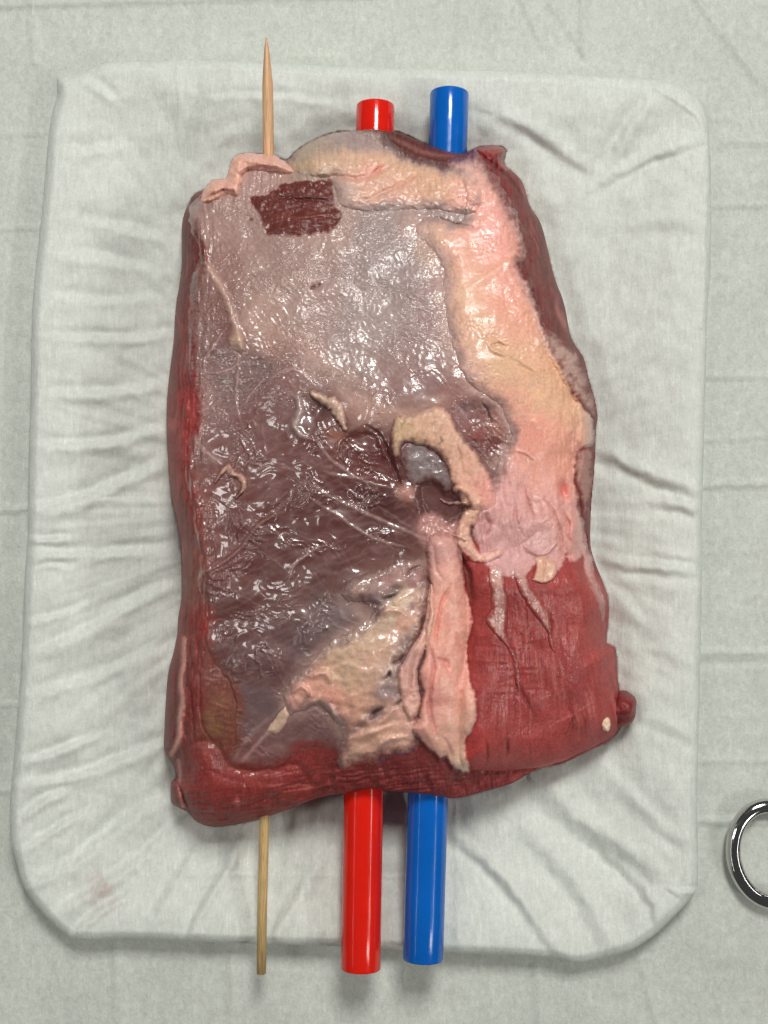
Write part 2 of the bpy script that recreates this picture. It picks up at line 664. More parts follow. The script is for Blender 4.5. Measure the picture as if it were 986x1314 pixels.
# ------------------------------------------------------------------ the wrapped tray
GT = Grid(8, 70, 920, 1242, 2.4)
sdT = GT.sdf(OUT_TRAY, 40)
GT.sd_s = sdT
OUT_MEAT = [(243, 262), (250, 250), (264, 243), (273, 232), (291, 229), (297, 209), (307, 199), (331, 198), (352, 200), (368, 206),
            (382, 193), (407, 179), (431, 171), (465, 168), (489, 168), (513, 171), (538, 182), (577, 195), (600, 197),
            (614, 189.5), (638, 188), (649, 194), (646, 211), (668, 232), (679, 264), (693, 287), (702, 320), (711, 357),
            (723, 390), (732, 433), (748, 460), (755, 488), (762, 512), (766, 534), (764, 551), (762, 597), (759, 632),
            (757, 665), (757, 700), (764, 725), (774, 750), (780, 771), (780, 796), (778, 826), (789, 832), (792, 871),
            (796, 900), (795, 930), (782, 949), (750, 965), (721, 979), (689, 986), (657, 1004), (622, 1014.5),
            (587, 1023), (562, 1021), (522, 1016), (500, 1015), (474, 1012), (443, 1018), (413, 1022), (382, 1033),
            (358, 1042), (331, 1051), (300, 1057), (276, 1060), (261, 1057), (250, 1051), (245, 1043), (236, 1038),
            (224, 1031), (220.5, 1018), (221, 1004), (227, 998), (224, 983), (218, 973), (212, 960), (212.5, 932),
            (214, 902), (217, 865), (223, 841), (229, 813), (230, 792), (234, 768), (234, 719), (232, 689), (226, 658),
            (220, 631), (217, 591), (215, 546), (216, 509), (219, 479), (224, 439), (227, 393), (232, 363), (235, 332), (235, 287)]
OUT_MEAT = catmull(OUT_MEAT, True, 5.0)
sdM_T = -GT.sdf(OUT_MEAT, 400)                   # distance out from the meat on the tray grid
X, Y = GT.X, GT.Y
dd = np.maximum(sdT, 0)
HT = 13.0 + 3.0 * np.sqrt(np.clip(dd / 10, 0, 1)) - 5.5 * sst(6, 150, dd)
und = np.clip(dd / 40, 0, 1)
HT += und * (0.9 * fbm(X / 90, Y / 90, 41, 3))
# soft creases that run from the meat to the rim
ang = np.arctan2(Y - 640, X - 480)
rad = np.hypot(X - 480, Y - 640)
rn = pn(ang * 9, rad / 240, 55) + 0.6 * pn(ang * 22, rad / 200, 56)
HT += 0.65 * und * rn * sst(0, 90, dd)
lowleft = np.clip(sst(560, 150, X) * sst(380, 640, Y) + 0.8 * sst(960, 1150, Y), 0, 1)
HT += 0.18 * lowleft * sst(3, 40, dd) * (1 - 0.5 * sst(60, 200, dd)) * ridged(ang * 24, rad / 300, 57)
HT += 0.08 * fbm(X / 14, Y / 14, 58, 2)
FOLDS = [([(61, 430), (120, 433), (183, 432), (221, 423)], 7, .8), ([(57, 501), (95, 504), (160, 500), (215, 488)], 8, .8),
         ([(52, 569), (106, 570), (160, 562), (210, 545)], 8, 1.0), ([(38, 647), (76, 648), (125, 630), (213, 590)], 10, 1.3),
         ([(38, 689), (60, 692), (95, 690)], 5, .9), ([(40, 709), (106, 709), (213, 703)], 8, 1.1),
         ([(45, 729), (62, 723), (90, 729)], 4, .5), ([(34, 838), (95, 815), (183, 765), (228, 742)], 10, 1.1),
         ([(32, 797), (76, 789), (120, 770)], 6, .6), ([(30, 890), (110, 870), (205, 830)], 9, .8),
         ([(25, 976), (66, 966), (130, 940)], 7, .9), ([(28, 1003), (91, 996), (150, 975), (213, 950)], 9, 1.2),
         ([(22, 1050), (60, 1024), (95, 1010)], 7, 1.0), ([(44, 1125), (96, 1103), (167, 1047), (225, 1015)], 11, 1.3),
         ([(70, 1168), (147, 1123), (203, 1077), (233, 1052)], 9, 1.1), ([(92, 1198), (130, 1165), (165, 1145)], 7, .9),
         ([(30, 1090), (50, 1075), (110, 1040)], 6, .8), ([(35, 1140), (48, 1132), (60, 1128)], 4, .9),
         ([(241, 1207), (248, 1179), (284, 1118), (309, 1067)], 8, 1.3), ([(345, 1206), (375, 1153), (406, 1103)], 9, .9),
         ([(180, 1200), (215, 1140), (262, 1070)], 10, .7), ([(430, 1210), (428, 1150), (432, 1060)], 8, .5),
         ([(851, 1138), (780, 1088), (729, 1052), (689, 1009)], 17, 2.0), ([(724, 1231), (704, 1214), (653, 1143), (572, 1067)], 9, 1.2),
         ([(842, 1192), (836, 1165), (810, 1130), (760, 1090)], 8, .9), ([(780, 1226), (740, 1150), (660, 1060)], 14, 1.0),
         ([(690, 1226), (640, 1130), (600, 1060)], 12, .6), ([(890, 1090), (850, 1070), (790, 1010)], 9, .6),
         ([(871, 1141), (890, 1143), (898, 1142)], 5, .8), ([(901, 638), (871, 628), (817, 607), (764, 583)], 10, 1.3),
         ([(897, 661), (871, 653), (840, 647)], 8, 1.0), ([(886, 737), (802, 731), (764, 720)], 8, 1.0),
         ([(897, 722), (860, 715), (830, 712)], 6, .4), ([(790, 755), (810, 775), (830, 800)], 9, .5),
         ([(885, 860), (850, 840), (815, 838)], 9, .4), ([(895, 955), (840, 930), (815, 925)], 9, .5),
         ([(766, 224), (737, 212), (682, 172), (633, 148)], 10, .9), ([(776, 222), (796, 177), (835, 123)], 9, .9),
         ([(894, 187), (845, 202), (806, 222), (766, 243)], 8, .9), ([(905, 300), (860, 290), (790, 300)], 12, .4),
         ([(96, 279), (152, 289), (223, 309)], 9, .6), ([(80, 325), (140, 332), (200, 345)], 10, .6),
         ([(75, 188), (110, 192), (160, 186)], 8, .5), ([(100, 97), (122, 106), (150, 130)], 7, .6),
         ([(265, 124), (345, 122), (440, 132)], 6, .35), ([(60, 375), (130, 385), (200, 380)], 8, .4)]
for pth, w, a in FOLDS:
    stroke_profile(GT, HT, pth, w * 1.15, a * 1.4, 'fold')
for pth, w, a in [([(228, 84), (232, 177), (237, 264)], 2.6, .45), ([(840, 112), (875, 134), (904, 163), (907, 240), (902, 420)], 3, .5),
                  ([(905, 430), (898, 600), (894, 800), (891, 1000)], 4, .35), ([(604, 90), (606, 200)], 4, .2),
                  ([(585, 1030), (588, 1222)], 3, .25), ([(240, 1122), (420, 1124), (520, 1125)], 2.5, .2)]:
    stroke_profile(GT, HT, pth, w, a, 'ridge', False)
# pressed down to the tray floor under the meat
HT = np.where(sdM_T < 0, np.minimum(HT, 9.0), HT - 1.2 * sst(30, 0, sdM_T))
HT = np.minimum(HT, 16.6)
wrap_col = np.empty(X.shape + (3,), F32)
wrap_col[:] = (0.665, 0.692, 0.638)
wrap_col *= (1 + 0.025 * fbm(X / 45, Y / 45, 61, 3))[..., None]
st = np.exp(-(((X - 128 + 10 * pn(X / 14, Y / 14, 3)) / 17) ** 2 + ((Y - 1146 + 12 * pn(X / 12, Y / 16, 4)) / 22) ** 2))
st = np.clip(st * (0.75 + 0.6 * fbm((X - Y * 0.5) / 7, (Y + X * 0.5) / 16, 8, 2)), 0, 1)[..., None] * 0.55
wrap_col = wrap_col * (1 - st) + st * np.array([0.46, 0.30, 0.29], F32)
st2 = np.exp(-(((X - 735) / 4) ** 2 + ((Y - 1022) / 5) ** 2))[..., None] * 0.35
wrap_col = wrap_col * (1 - st2) + st2 * np.array([0.42, 0.33, 0.30], F32)
tray = empty("wrapped_tray", (0, 0, 0))
tag(tray, "shallow rounded tray wrapped in creased white nonwoven cloth under the meat", "tray")
grid_mesh("cloth_wrap", GT, sdT > 0, HT, M_WRAP, tray, {"Col": wrap_col}, OUT_TRAY,
          [(-0.5, lambda x, y, z: z * 0 + 12.0), (-2.0, lambda x, y, z: z * 0 + 6.0), (-3.0, lambda x, y, z: z * 0 - 1.5)])

# ------------------------------------------------------------------ the meat: fields
G = Grid(204, 160, 826, 1068, 1.25)
X, Y = G.X, G.Y
sdM = G.sdf(OUT_MEAT, 60)
G.sd_s = sdM
wx = 1.6 * pn(X / 9, Y / 9, 101) + 2.4 * pn(X / 28, Y / 28, 102) + 0.8 * pn(X / 4, Y / 4, 105)
wy = 1.6 * pn(X / 9, Y / 9, 103) + 2.4 * pn(X / 28, Y / 28, 104) + 0.8 * pn(X / 4, Y / 4, 106)

HTOP = tps([(250, 270, 38), (330, 230, 38), (400, 230, 41), (470, 185, 36), (540, 200, 37), (600, 230, 42), (640, 300, 45),
            (560, 300, 46), (450, 330, 47), (450, 420, 49), (320, 400, 47), (260, 500, 45), (450, 540, 52), (600, 400, 52),
            (640, 470, 54), (700, 520, 50), (740, 600, 44), (680, 650, 47), (350, 650, 50), (500, 680, 50), (270, 760, 45),
            (400, 830, 49), (500, 900, 46), (300, 930, 41), (560, 880, 45), (640, 800, 40), (730, 850, 32), (700, 940, 26),
            (600, 1000, 31), (400, 990, 35), (260, 1000, 34), (480, 980, 37), (545, 985, 37)], X, Y)
WED = tps([(220, 300, 24), (220, 500, 30), (230, 700, 26), (220, 880, 38), (250, 1040, 46), (400, 1030, 62), (560, 1015, 46),
           (700, 980, 50), (800, 880, 40), (770, 700, 24), (760, 560, 15), (720, 380, 46), (660, 230, 46), (560, 190, 30),
           (450, 170, 40), (330, 200, 26), (500, 600, 60)], X, Y)
tt_ = np.clip(sdM / np.maximum(WED, 14), 0, 1)
EDGE = np.clip(tps([(220, 300, 20), (218, 560, 18), (225, 850, 17), (235, 1020, 18), (330, 1050, 20), (460, 1012, 30), (550, 1018, 30),
                    (640, 1008, 26), (720, 978, 22), (800, 900, 16), (775, 780, 18), (760, 600, 20), (720, 380, 18), (660, 230, 20),
                    (580, 195, 30), (480, 168, 31), (400, 180, 30), (340, 198, 34), (270, 235, 28)], X, Y), 15, 36)
HB = EDGE + (HTOP - EDGE) * np.sqrt(np.maximum(1 - (1 - tt_) ** 2, 0))
HB += 0.55 * fbm(X / 60, Y / 60, 11, 2) * tt_
FIB_V = pn(X / 3.2 + 0.6 * pn(X / 20, Y / 40, 14), Y / 34, 13)            # upright fibres
FIB_D = pn((X + 0.35 * Y) / 3.4, (Y - 0.35 * X) / 30, 15)
FIB_H = pn((X * 0.25 + Y) / 3.2, (X - 0.25 * Y) / 30, 16)
FINE = pn(X / 2.6, Y / 2.6, 19)
GRAIN = fbm(X / 7, Y / 7, 21, 3)


def poly_mask(pts, ew=4.0, warp=1.0, cr=True):
    p = catmull(pts, True, 8.0) if cr else np.array(pts, float)
    return G.sdf(p, 34, wx * warp, wy * warp)


def paint(C, pts, c, alpha=1.0, ew=4.0, warp=1.0):
    m = sst(-ew, ew, poly_mask(pts, ew, warp))[..., None] * alpha
    C += m * (alb(c).astype(F32) - C)


def blob(C, x, y, rx, ry, c, alpha=1.0, rot=0.0, warp=1.0):
    ca, sa = math.cos(rot), math.sin(rot)
    dx = X + wx * warp - x
    dy = Y + wy * warp - y
    m = np.exp(-(((dx * ca + dy * sa) / rx) ** 2 + ((dy * ca - dx * sa) / ry) ** 2) ** 1.5)[..., None] * alpha
    C += m * (alb(c).astype(F32) - C)


def line(C, H, path, w, c=None, alpha=1.0, dh=0.0, taper=True, warp=0.6, soft=1.0):
    p = catmull(path, False, 8.0)
    b = G.box(p, w * 4 + 6)
    d, t, s, _, _ = seg_dist(p, X[b] + wx[b] * warp, Y[b] + wy[b] * warp, False)
    tp = np.sin(np.pi * np.clip(t, 0.03, 0.97)) ** 0.5 if taper else np.ones_like(t)
    ww = w * (0.55 + 0.45 * tp)
    g = np.exp(-(d / ww) ** 2 / soft)
    if C is not None and c is not None:
        m = (g * alpha * tp)[..., None]
        C[b] += m * (alb(c).astype(F32) - C[b])
    if H is not None and dh:
        H[b] += dh * g * tp


beef = empty("beef_cut", tuple(P(490, 620, 8 * MM)))
tag(beef, "large raw beef cut with silverskin and pink fat lying on the wrapped tray", "meat")
beef_inv = -Vector(beef.location)


STACK = []
CC = None                                        # colour of the surface built so far


def part(name, sd, low, H, mat, C, wet, extra=None, blend=0.0, **kw):
    """queue one tissue sheet: sd = distance inside its outline, low = how far its rim dips under the neighbours"""
    global CC
    C = np.clip(C, 0.004, 0.9)
    sd0 = sd
    if name != "muscle":
        sd = np.minimum(sd, sdM - 1.6)
    if np.any(blend) and CC is not None:
        rag = np.minimum(1.0, np.asarray(blend) / 12)
        m = sst(-0.5, blend, sd0 + rag * (5 * fbm(X / 16, Y / 16, 141, 3) + 2.5 * pn(X / 4, Y / 4, 142)))[..., None]
        C = CC + m * (C - CC)
    CC = C.copy() if CC is None else np.where((sd > 0)[..., None], C, CC)
    STACK.append([name, sd, low, H, mat, C, wet, extra, kw])


def flush_parts():
    """build the queued sheets, each pressed under the ones laid over it"""
    top = np.full(X.shape, 1e6, F32)
    for e in reversed(STACK):
        name, sd, low, H, mat, C, wet, extra, kw = e
        e[3] = np.minimum(H, top)
        top = np.where(sd > 1.0, np.minimum(top, e[3] - 0.25), top)
    for name, sd, low, H, mat, C, wet, extra, kw in STACK:
        A = {"Col": C, "Wet": np.clip(wet, 0, 1) * ONE}
        if extra:
            A.update(extra)
        o = grid_mesh(name, G, sd > low, H, mat, beef, A, **kw)
        o.location = beef_inv


def layer(H, sd, T, ew, p=0.6):
    """raise H by a sheet of thickness T mm whose rim (ew px wide) rolls down into the surface"""
    s = np.clip((sd + 0.6) / ew, 0, 1)
    up = T * (1 - (1 - s) ** 2) ** p
    L = H + np.where(sd > -0.6, up - 0.03, 0.25 * (sd + 0.6) - 0.03)
    return L


ONE = np.ones_like(X)
CRK0 = {"Crk": ONE * 0.5}

# ---- muscle body
Cm = idw([(238, 330, (112, 44, 42)), (228, 450, (132, 48, 46)), (222, 560, (148, 50, 48)), (228, 650, (140, 58, 54)),
          (245, 740, (136, 72, 62)), (235, 800, (138, 46, 42)), (225, 870, (124, 44, 44)), (252, 900, (124, 46, 42)),
          (218, 960, (118, 52, 52)), (255, 1000, (134, 50, 47)), (300, 1035, (128, 45, 43)), (380, 990, (140, 50, 47)),
          (450, 1000, (118, 42, 40)), (560, 1005, (118, 44, 44)), (620, 800, (140, 48, 45)), (700, 850, (140, 50, 48)),
          (760, 850, (145, 52, 50)), (640, 220, (120, 42, 42)), (700, 330, (112, 48, 45)), (715, 400, (112, 42, 40)),
          (757, 650, (120, 42, 42)), (540, 180, (92, 42, 38)), (470, 165, (80, 50, 46)), (275, 890, (122, 68, 56)),
          (283, 925, (120, 70, 54)), (290, 860, (116, 66, 58))], X + wx * 2, Y + wy * 2, 3.5, 10)
side = sst(60, 10, sdM)


def flesh(C, k=0.16, g=0.84):
    """duller, browner red"""
    l = C @ np.array([.3, .5, .2], F32)
    return (C * (1 - k) + l[..., None] * k * np.array([1.25, .95, .9], F32)) * g


Cm = flesh(Cm, .10, .94)
Cm *= (1 + 0.06 * FIB_V + 0.12 * GRAIN + 0.10 * FINE)[..., None]
HM = HB.copy()
FIB_B = pn(X / 30, (Y + .12 * X) / 3.0 + .8 * pn(X / 30, Y / 20, 161), 160)
low_face = sst(950, 975, Y) * sst(620, 560, X)
FS_ = FIB_V * (1 - low_face) + FIB_B * low_face
Cm *= (1 + 0.16 * FS_ * side + .14 * fbm(X / 11, Y / 16, 163, 3) * side)[..., None]
HM += 0.42 * FS_ * side + 0.8 * fbm(X / 14, Y / 30, 23, 3) * side * sst(0, 10, sdM)
# lower left roll of muscle, its creases and pale seam
sdr = poly_mask([(232, 975), (240, 960), (258, 955), (276, 957), (284, 972), (292, 985), (320, 992), (360, 990), (380, 985),
                 (400, 1030), (330, 1055), (270, 1062), (244, 1045), (236, 1010)], warp=0.6)
HM += 2.0 * sst(-6, 26, sdr) - 0.6 * np.exp(-((sdr + 3) / 5) ** 2)
paint(Cm, [(236, 970), (258, 958), (276, 960), (288, 985), (330, 1000), (330, 1040), (270, 1050), (244, 1030)], (140, 54, 50), 0.4, 14)
line(Cm, HM, [(250, 1030), (290, 1036), (335, 1028), (380, 1008)], 2.5, (90, 28, 28), .35, -0.3)
line(Cm, HM, [(262, 985), (290, 998), (310, 1003), (300, 1008)], 3, (100, 34, 32), .3, -0.2)
line(Cm, HM, [(312, 1000), (320, 1020), (318, 1030)], 2, (95, 32, 30), .3, -0.2)
blob(Cm, 304, 1031, 4, 6, (170, 90, 84), .7)
blob(Cm, 393, 1010, 8, 5, (150, 82, 70), .5)
HM += 0.8 * np.exp(-(((X - 304) / 4) ** 2 + ((Y - 1031) / 6) ** 2))
for k in range(26):
    rs = np.random.RandomState(200 + k)
    x = 330 + 300 * rs.rand()
    y = 985 + 30 * rs.rand() - (x - 400) * 0.03
    line(Cm, HM, [(x, y), (x + 16, y - 5 + 4 * rs.rand()), (x + 34, y - 8 + 6 * rs.rand())], 1.2,
         [(165, 82, 74), (85, 28, 28)][k % 2], .45, [.12, -.2][k % 2])
line(Cm, HM, [(237, 820), (236, 849), (232, 881), (235, 901), (231, 929), (229, 950), (222, 968)], 3.2, (205, 145, 132), .95, 1.0, False)
line(Cm, HM, [(229, 975), (231, 990), (230, 1012), (235, 1035)], 2.6, (196, 130, 120), .85, .6, False)
line(Cm, HM, [(240, 830), (241, 860), (246, 900), (250, 950)], 2.0, (95, 30, 30), .7, -.7)
line(Cm, HM, [(230, 830), (227, 880), (226, 930), (220, 960)], 2.0, (90, 30, 32), .6, -.7)
line(Cm, HM, [(258, 845), (256, 890), (262, 935), (280, 958)], 2.0, (100, 34, 32), .5, -.5)
line(Cm, HM, [(222, 985), (228, 1000), (238, 1032), (246, 1042)], 2.4, (80, 26, 28), .8, -1.4)
line(Cm, HM, [(230, 792), (238, 796), (243, 788)], 3, (110, 26, 26), .8, -1.0)
for k in range(30):
    rs = np.random.RandomState(300 + k)
    y = 290 + 520 * rs.rand()
    x = 222 + 18 * rs.rand() + (8 if y < 400 else 0)
    line(Cm, HM, [(x, y), (x + 3 - 6 * rs.rand(), y + 18), (x - 2, y + 34 + 20 * rs.rand())], 1.3,
         [(178, 92, 84), (80, 24, 26), (160, 66, 62)][k % 3], .55, [.25, -.4, .2][k % 3])
blob(Cm, 222, 545, 5, 9, (196, 92, 84), .6)
blob(Cm, 230, 515, 5, 12, (165, 48, 46), .6)
for k in range(34):                                # gristle streaks on the right-hand side strip
    rs = np.random.RandomState(400 + k)
    y = 225 + 210 * rs.rand()
    x = 655 + (y - 230) * 0.33 + 20 * rs.rand()
    line(Cm, HM, [(x, y), (x + 5, y + 12), (x + 6 + 6 * rs.rand(), y + 26)], 1.3,
         [(160, 95, 88), (76, 24, 26)][k % 2], .5, [.15, -.35][k % 2])
line(Cm, HM, [(713, 385), (716, 398), (722, 412), (726, 425)], 3, (170, 105, 98), .8, .5)
line(Cm, HM, [(622, 192), (640, 215), (664, 242), (678, 266)], 2.5, (75, 22, 24), .8, -1.2)
line(Cm, HM, [(497, 172), (530, 190), (560, 199), (590, 200)], 3, (140, 95, 90), .6, .4)
bw = Cm.copy()
WetM = (0.35 + 0.65 * sst(-0.2, 0.5, fbm(X / 30, Y / 30, 91, 2))) * (0.05 + 0.95 * sst(8, 34, sdM))
yb = sst(0, 10, poly_mask([(262, 850), (290, 862), (304, 890), (303, 950), (288, 975), (268, 950), (258, 900)]))
WetM = np.clip(WetM + yb, 0, 1)
HM += yb * 0.14 * ridged(X / 18, Y / 9, 24)
for (x, y, a, b) in [(268, 916, 9, 8), (282, 900, 12, 7), (276, 934, 8, 10)]:
    blob(Cm, x, y, a, b, (142, 108, 70), .3)
part("muscle", sdM, 0, HM, M_MUSCLE, Cm, WetM, snap=OUT_MEAT,
     skirt=[(1.2, lambda x, y, z: z * 0 + 11.0), (-4.0, lambda x, y, z: z * 0 + 7.5), (-12.0, lambda x, y, z: z * 0 + 6.5)])
HH = HM

# ---- silverskin over the upper surface
SK = [(246, 262), (243, 284), (248, 299), (257, 314), (256, 335), (246, 359), (243, 393), (242, 446), (245, 472), (250, 506),
      (252, 540), (242, 563), (238, 590), (240, 616), (246, 639), (250, 669), (256, 700), (258, 728), (256, 753), (261, 779),
      (266, 796), (264, 819), (272, 845), (283, 862), (299, 881), (304, 898), (304, 923), (302, 954), (288, 981), (302, 986),
      (319, 988), (336, 986), (355, 984), (372, 971), (384, 961), (400, 959), (412, 960), (426, 963), (432, 978), (438, 985),
      (456, 983), (478, 978), (498, 972), (520, 964), (545, 950), (560, 900), (580, 800), (620, 720), (680, 690), (740, 620),
      (740, 560), (720, 500), (690, 430), (660, 330), (640, 250), (612, 203), (590, 207), (560, 207), (530, 199), (508, 186), (496, 174), (480, 162), (440, 160),
      (400, 168), (378, 184), (364, 204), (330, 203), (300, 215), (285, 235), (262, 248)]
sdS = poly_mask(SK, warp=0.8)
Cs = idw([(270, 280, (152, 124, 117)), (330, 300, (150, 123, 117)), (320, 240, (162, 132, 126)), (430, 290, (160, 134, 126)),
          (450, 178, (152, 135, 132)), (400, 195, (158, 138, 122)), (500, 188, (160, 138, 134)),
          (480, 300, (146, 130, 127)), (500, 340, (146, 130, 129)), (560, 380, (148, 126, 123)), (480, 400, (154, 138, 135)),
          (440, 450, (154, 136, 131)), (570, 450, (150, 127, 122)), (520, 490, (154, 130, 124)), (350, 350, (150, 124, 118)),
          (390, 400, (156, 132, 126)), (340, 400, (158, 128, 118)), (280, 340, (140, 108, 102)),
          (272, 380, (124, 90, 84)), (262, 420, (132, 104, 98)), (285, 420, (112, 72, 68)), (282, 455, (112, 84, 82)),
          (300, 490, (116, 90, 87)), (340, 470, (106, 82, 80)), (350, 440, (150, 116, 106)), (400, 460, (158, 130, 122)),
          (370, 480, (122, 88, 82)), (252, 510, (140, 110, 104)), (330, 540, (112, 74, 68)), (262, 560, (136, 102, 96)),
          (385, 585, (106, 62, 56)), (300, 580, (122, 86, 80)), (345, 600, (118, 82, 77)), (370, 625, (104, 66, 61)),
          (246, 640, (142, 98, 90)), (310, 650, (112, 70, 64)), (380, 680, (94, 56, 52)), (280, 710, (124, 82, 76)),
          (340, 745, (106, 67, 62)), (300, 790, (102, 66, 62)), (400, 700, (104, 66, 61)), (450, 650, (90, 49, 46)),
          (500, 640, (86, 47, 44)), (480, 685, (92, 53, 50)), (430, 750, (92, 58, 54)), (470, 720, (110, 74, 68)), (520, 710, (98, 60, 56)),
          (435, 570, (104, 54, 46)), (470, 575, (96, 45, 41)), (495, 600, (92, 42, 39)), (400, 530, (110, 80, 76)),
          (390, 820, (108, 90, 90)), (430, 795, (100, 85, 87)), (380, 770, (118, 92, 86)), (350, 850, (112, 88, 86)),
          (330, 900, (116, 95, 94)), (345, 945, (136, 106, 102)), (400, 935, (132, 106, 104)), (420, 960, (136, 110, 108)),
          (310, 860, (108, 80, 78)), (320, 965, (140, 100, 96)), (560, 680, (150, 108, 102)), (555, 640, (92, 52, 50)),
          (600, 500, (150, 112, 106))],
         X + wx * 1.6, Y + wy * 1.6, 3.6, 9)
HS = layer(HH, sdS, 0.5, 18)
HS0 = np.maximum(HS, HM)
Crk = 0.55 * ONE
lower = sst(440, 560, Y + 0.25 * (X - 400))          # wet thin film over dark muscle
Cs *= 1 - lower[..., None] * np.array([.26, .42, .41], F32)
Cs *= 1 + (1 - lower)[..., None] * np.array([.02, -.03, -.05], F32)
upper = 1 - lower
# crinkles of the film
cr1 = ridged((X + 0.4 * Y) / 15, (Y - 0.5 * X) / 9, 31)
cr2 = ridged((X - 0.7 * Y) / 22, (Y + 0.5 * X) / 11, 32)
patch = sst(-0.1, 0.5, fbm(X / 55, Y / 55, 35, 2))
HS += upper * (0.16 * np.maximum(cr1, 0) ** 3 + 0.07 * pn((X + Y) / 8, (Y - X) / 5, 34))
wu = (X * .84 + Y * .54) / 44 + .7 * pn(X / 50, Y / 50, 131)
wv = (Y * .84 - X * .54) / 17 + 2.2 * pn(X / 60, Y / 60, 132) + .4 * pn(X / 16, Y / 16, 135)
cr3 = ridged(wu, wv, 133)
cr4 = ridged((X * .5 - Y * .86) / 30 + .6 * pn(X / 30, Y / 30, 136), (Y * .5 + X * .86) / 19 + 1.5 * pn(X / 30, Y / 30, 137), 134)
HS += lower * (.25 + .75 * patch) * 0.34 * np.maximum(cr3, 0) ** 5
HS += lower * patch * (0.24 * np.maximum(cr4, 0) ** 5 + .04 * np.maximum(cr1, 0) ** 2)
HS += lower * (0.20 * fbm(X / 24, Y / 20, 37, 2) + .45 * pn(X / 44, Y / 38, 138))
vary = sst(-.35, .5, fbm(X / 70, Y / 55, 145, 2))
Crk = np.clip(upper * (.12 + .62 * vary) + lower * (0.02 + 0.20 * patch ** 2), 0, 1)
HS += upper * .30 * fbm(X / 34, Y / 26, 146, 2)
# milky streaks in the film
milk = np.maximum(ridged((X - 0.9 * Y) / 46 + 0.5 * pn(X / 30, Y / 30, 2), (Y + 0.5 * X) / 16, 38), 0) ** 3
milk2 = np.maximum(fbm(X / 26, Y / 26, 39, 3), 0)
Cs += (np.clip(0.16 * milk + 0.12 * milk2, 0, 0.3) * (0.25 + 0.75 * lower))[..., None] * (alb((158, 128, 122)).astype(F32) - Cs)
Cs *= (1 + 0.05 * FINE + 0.07 * GRAIN)[..., None]
rs = np.random.RandomState(7)
for k in range(30):                                # thin pale filaments
    x, y = 265 + 260 * rs.rand(), 470 + 400 * rs.rand()
    a = (0.5 if rs.rand() < 0.65 else -0.8) + 0.5 * (rs.rand() - 0.5)
    L = 25 + 60 * rs.rand()
    line(Cs, HS, [(x, y), (x + L * .5 * math.cos(a), y + L * .5 * math.sin(a) + 4 * (rs.rand() - .5)),
                  (x + L * math.cos(a), y + L * math.sin(a))], 1.0, (172, 142, 134), .26, .06)
for pth, w in [([(405, 565), (425, 590), (470, 618), (515, 628)], 2.0), ([(400, 622), (440, 645), (490, 668), (560, 700)], 2.2),
               ([(400, 640), (430, 660), (480, 690), (530, 705)], 1.8), ([(415, 606), (450, 612), (490, 612), (510, 622)], 2.0),
               ([(258, 480), (264, 460), (280, 435), (290, 422)], 1.6), ([(264, 478), (285, 478), (303, 468), (307, 455)], 1.8),
               ([(306, 455), (305, 490), (303, 520), (310, 540)], 1.8), ([(250, 560), (258, 575), (272, 586), (288, 595)], 3),
               ([(350, 482), (365, 475), (385, 477), (400, 490)], 2.2), ([(310, 520), (330, 495), (345, 480)], 1.2),
               ([(372, 745), (378, 725), (400, 708), (420, 700)], 1.6), ([(300, 975), (325, 940), (360, 910), (372, 895)], 3),
               ([(305, 985), (335, 950), (365, 925), (375, 905)], 2.4), ([(304, 895), (303, 925), (301, 955)], 2.6)]:
    line(Cs, HS, pth, w, (176, 146, 138), .5, .22)
# strand of fat and gristle on the upper left
line(Cs, HS, [(256, 318), (268, 345), (286, 372), (295, 395), (303, 420), (310, 446)], 4.5, (186, 152, 138), .85, .9, False)
line(Cs, HS, [(303, 425), (330, 395), (352, 372), (400, 342)], 9, (172, 142, 132), .5, .3)
line(Cs, HS, [(352, 430), (385, 440), (405, 460), (440, 480), (475, 500)], 9, (176, 142, 130), .55, .4)
blob(Cs, 303, 437, 8, 10, (192, 160, 136), .9)
HS += 1.1 * np.exp(-(((X - 303) / 9) ** 2 + ((Y - 437) / 10) ** 2))
blob(Cs, 330, 420, 24, 16, (172, 138, 124), .45, 0.3)
blob(Cs, 548, 325, 14, 24, (184, 154, 132), .6, -.2)
blob(Cs, 530, 296, 20, 10, (180, 150, 134), .5)
line(Cs, HS, [(425, 490), (455, 512), (500, 530), (545, 528), (580, 505)], 14, (184, 146, 130), .6, .3)
line(Cs, None, [(530, 284), (552, 310), (566, 335), (571, 380), (578, 430), (596, 482), (636, 512), (652, 545), (640, 590)], 17, (182, 148, 138), .62, 0, False)
line(Cs, None, [(366, 898), (400, 850), (434, 820), (470, 800), (455, 780), (440, 760), (490, 732), (540, 722)], 12, (160, 130, 120), .72, 0, False)
line(Cs, None, [(440, 939), (428, 920), (411, 903), (392, 908), (370, 920)], 9, (160, 130, 120), .65, 0, False)
blob(Cs, 399, 432, 6, 5, (205, 185, 175), .6)
# dark nicks
for (x, y, a, b, r) in [(402, 369, 4.5, 2.6, -.6), (409, 366, 4, 2.0, -.6), (322, 282, 3, 1.5, .2)]:
    blob(Cs, x, y, a, b, (92, 38, 34), .95, r, .3)
    HS -= 0.7 * np.exp(-(((X - x) / a) ** 2 + ((Y - y) / b) ** 2))
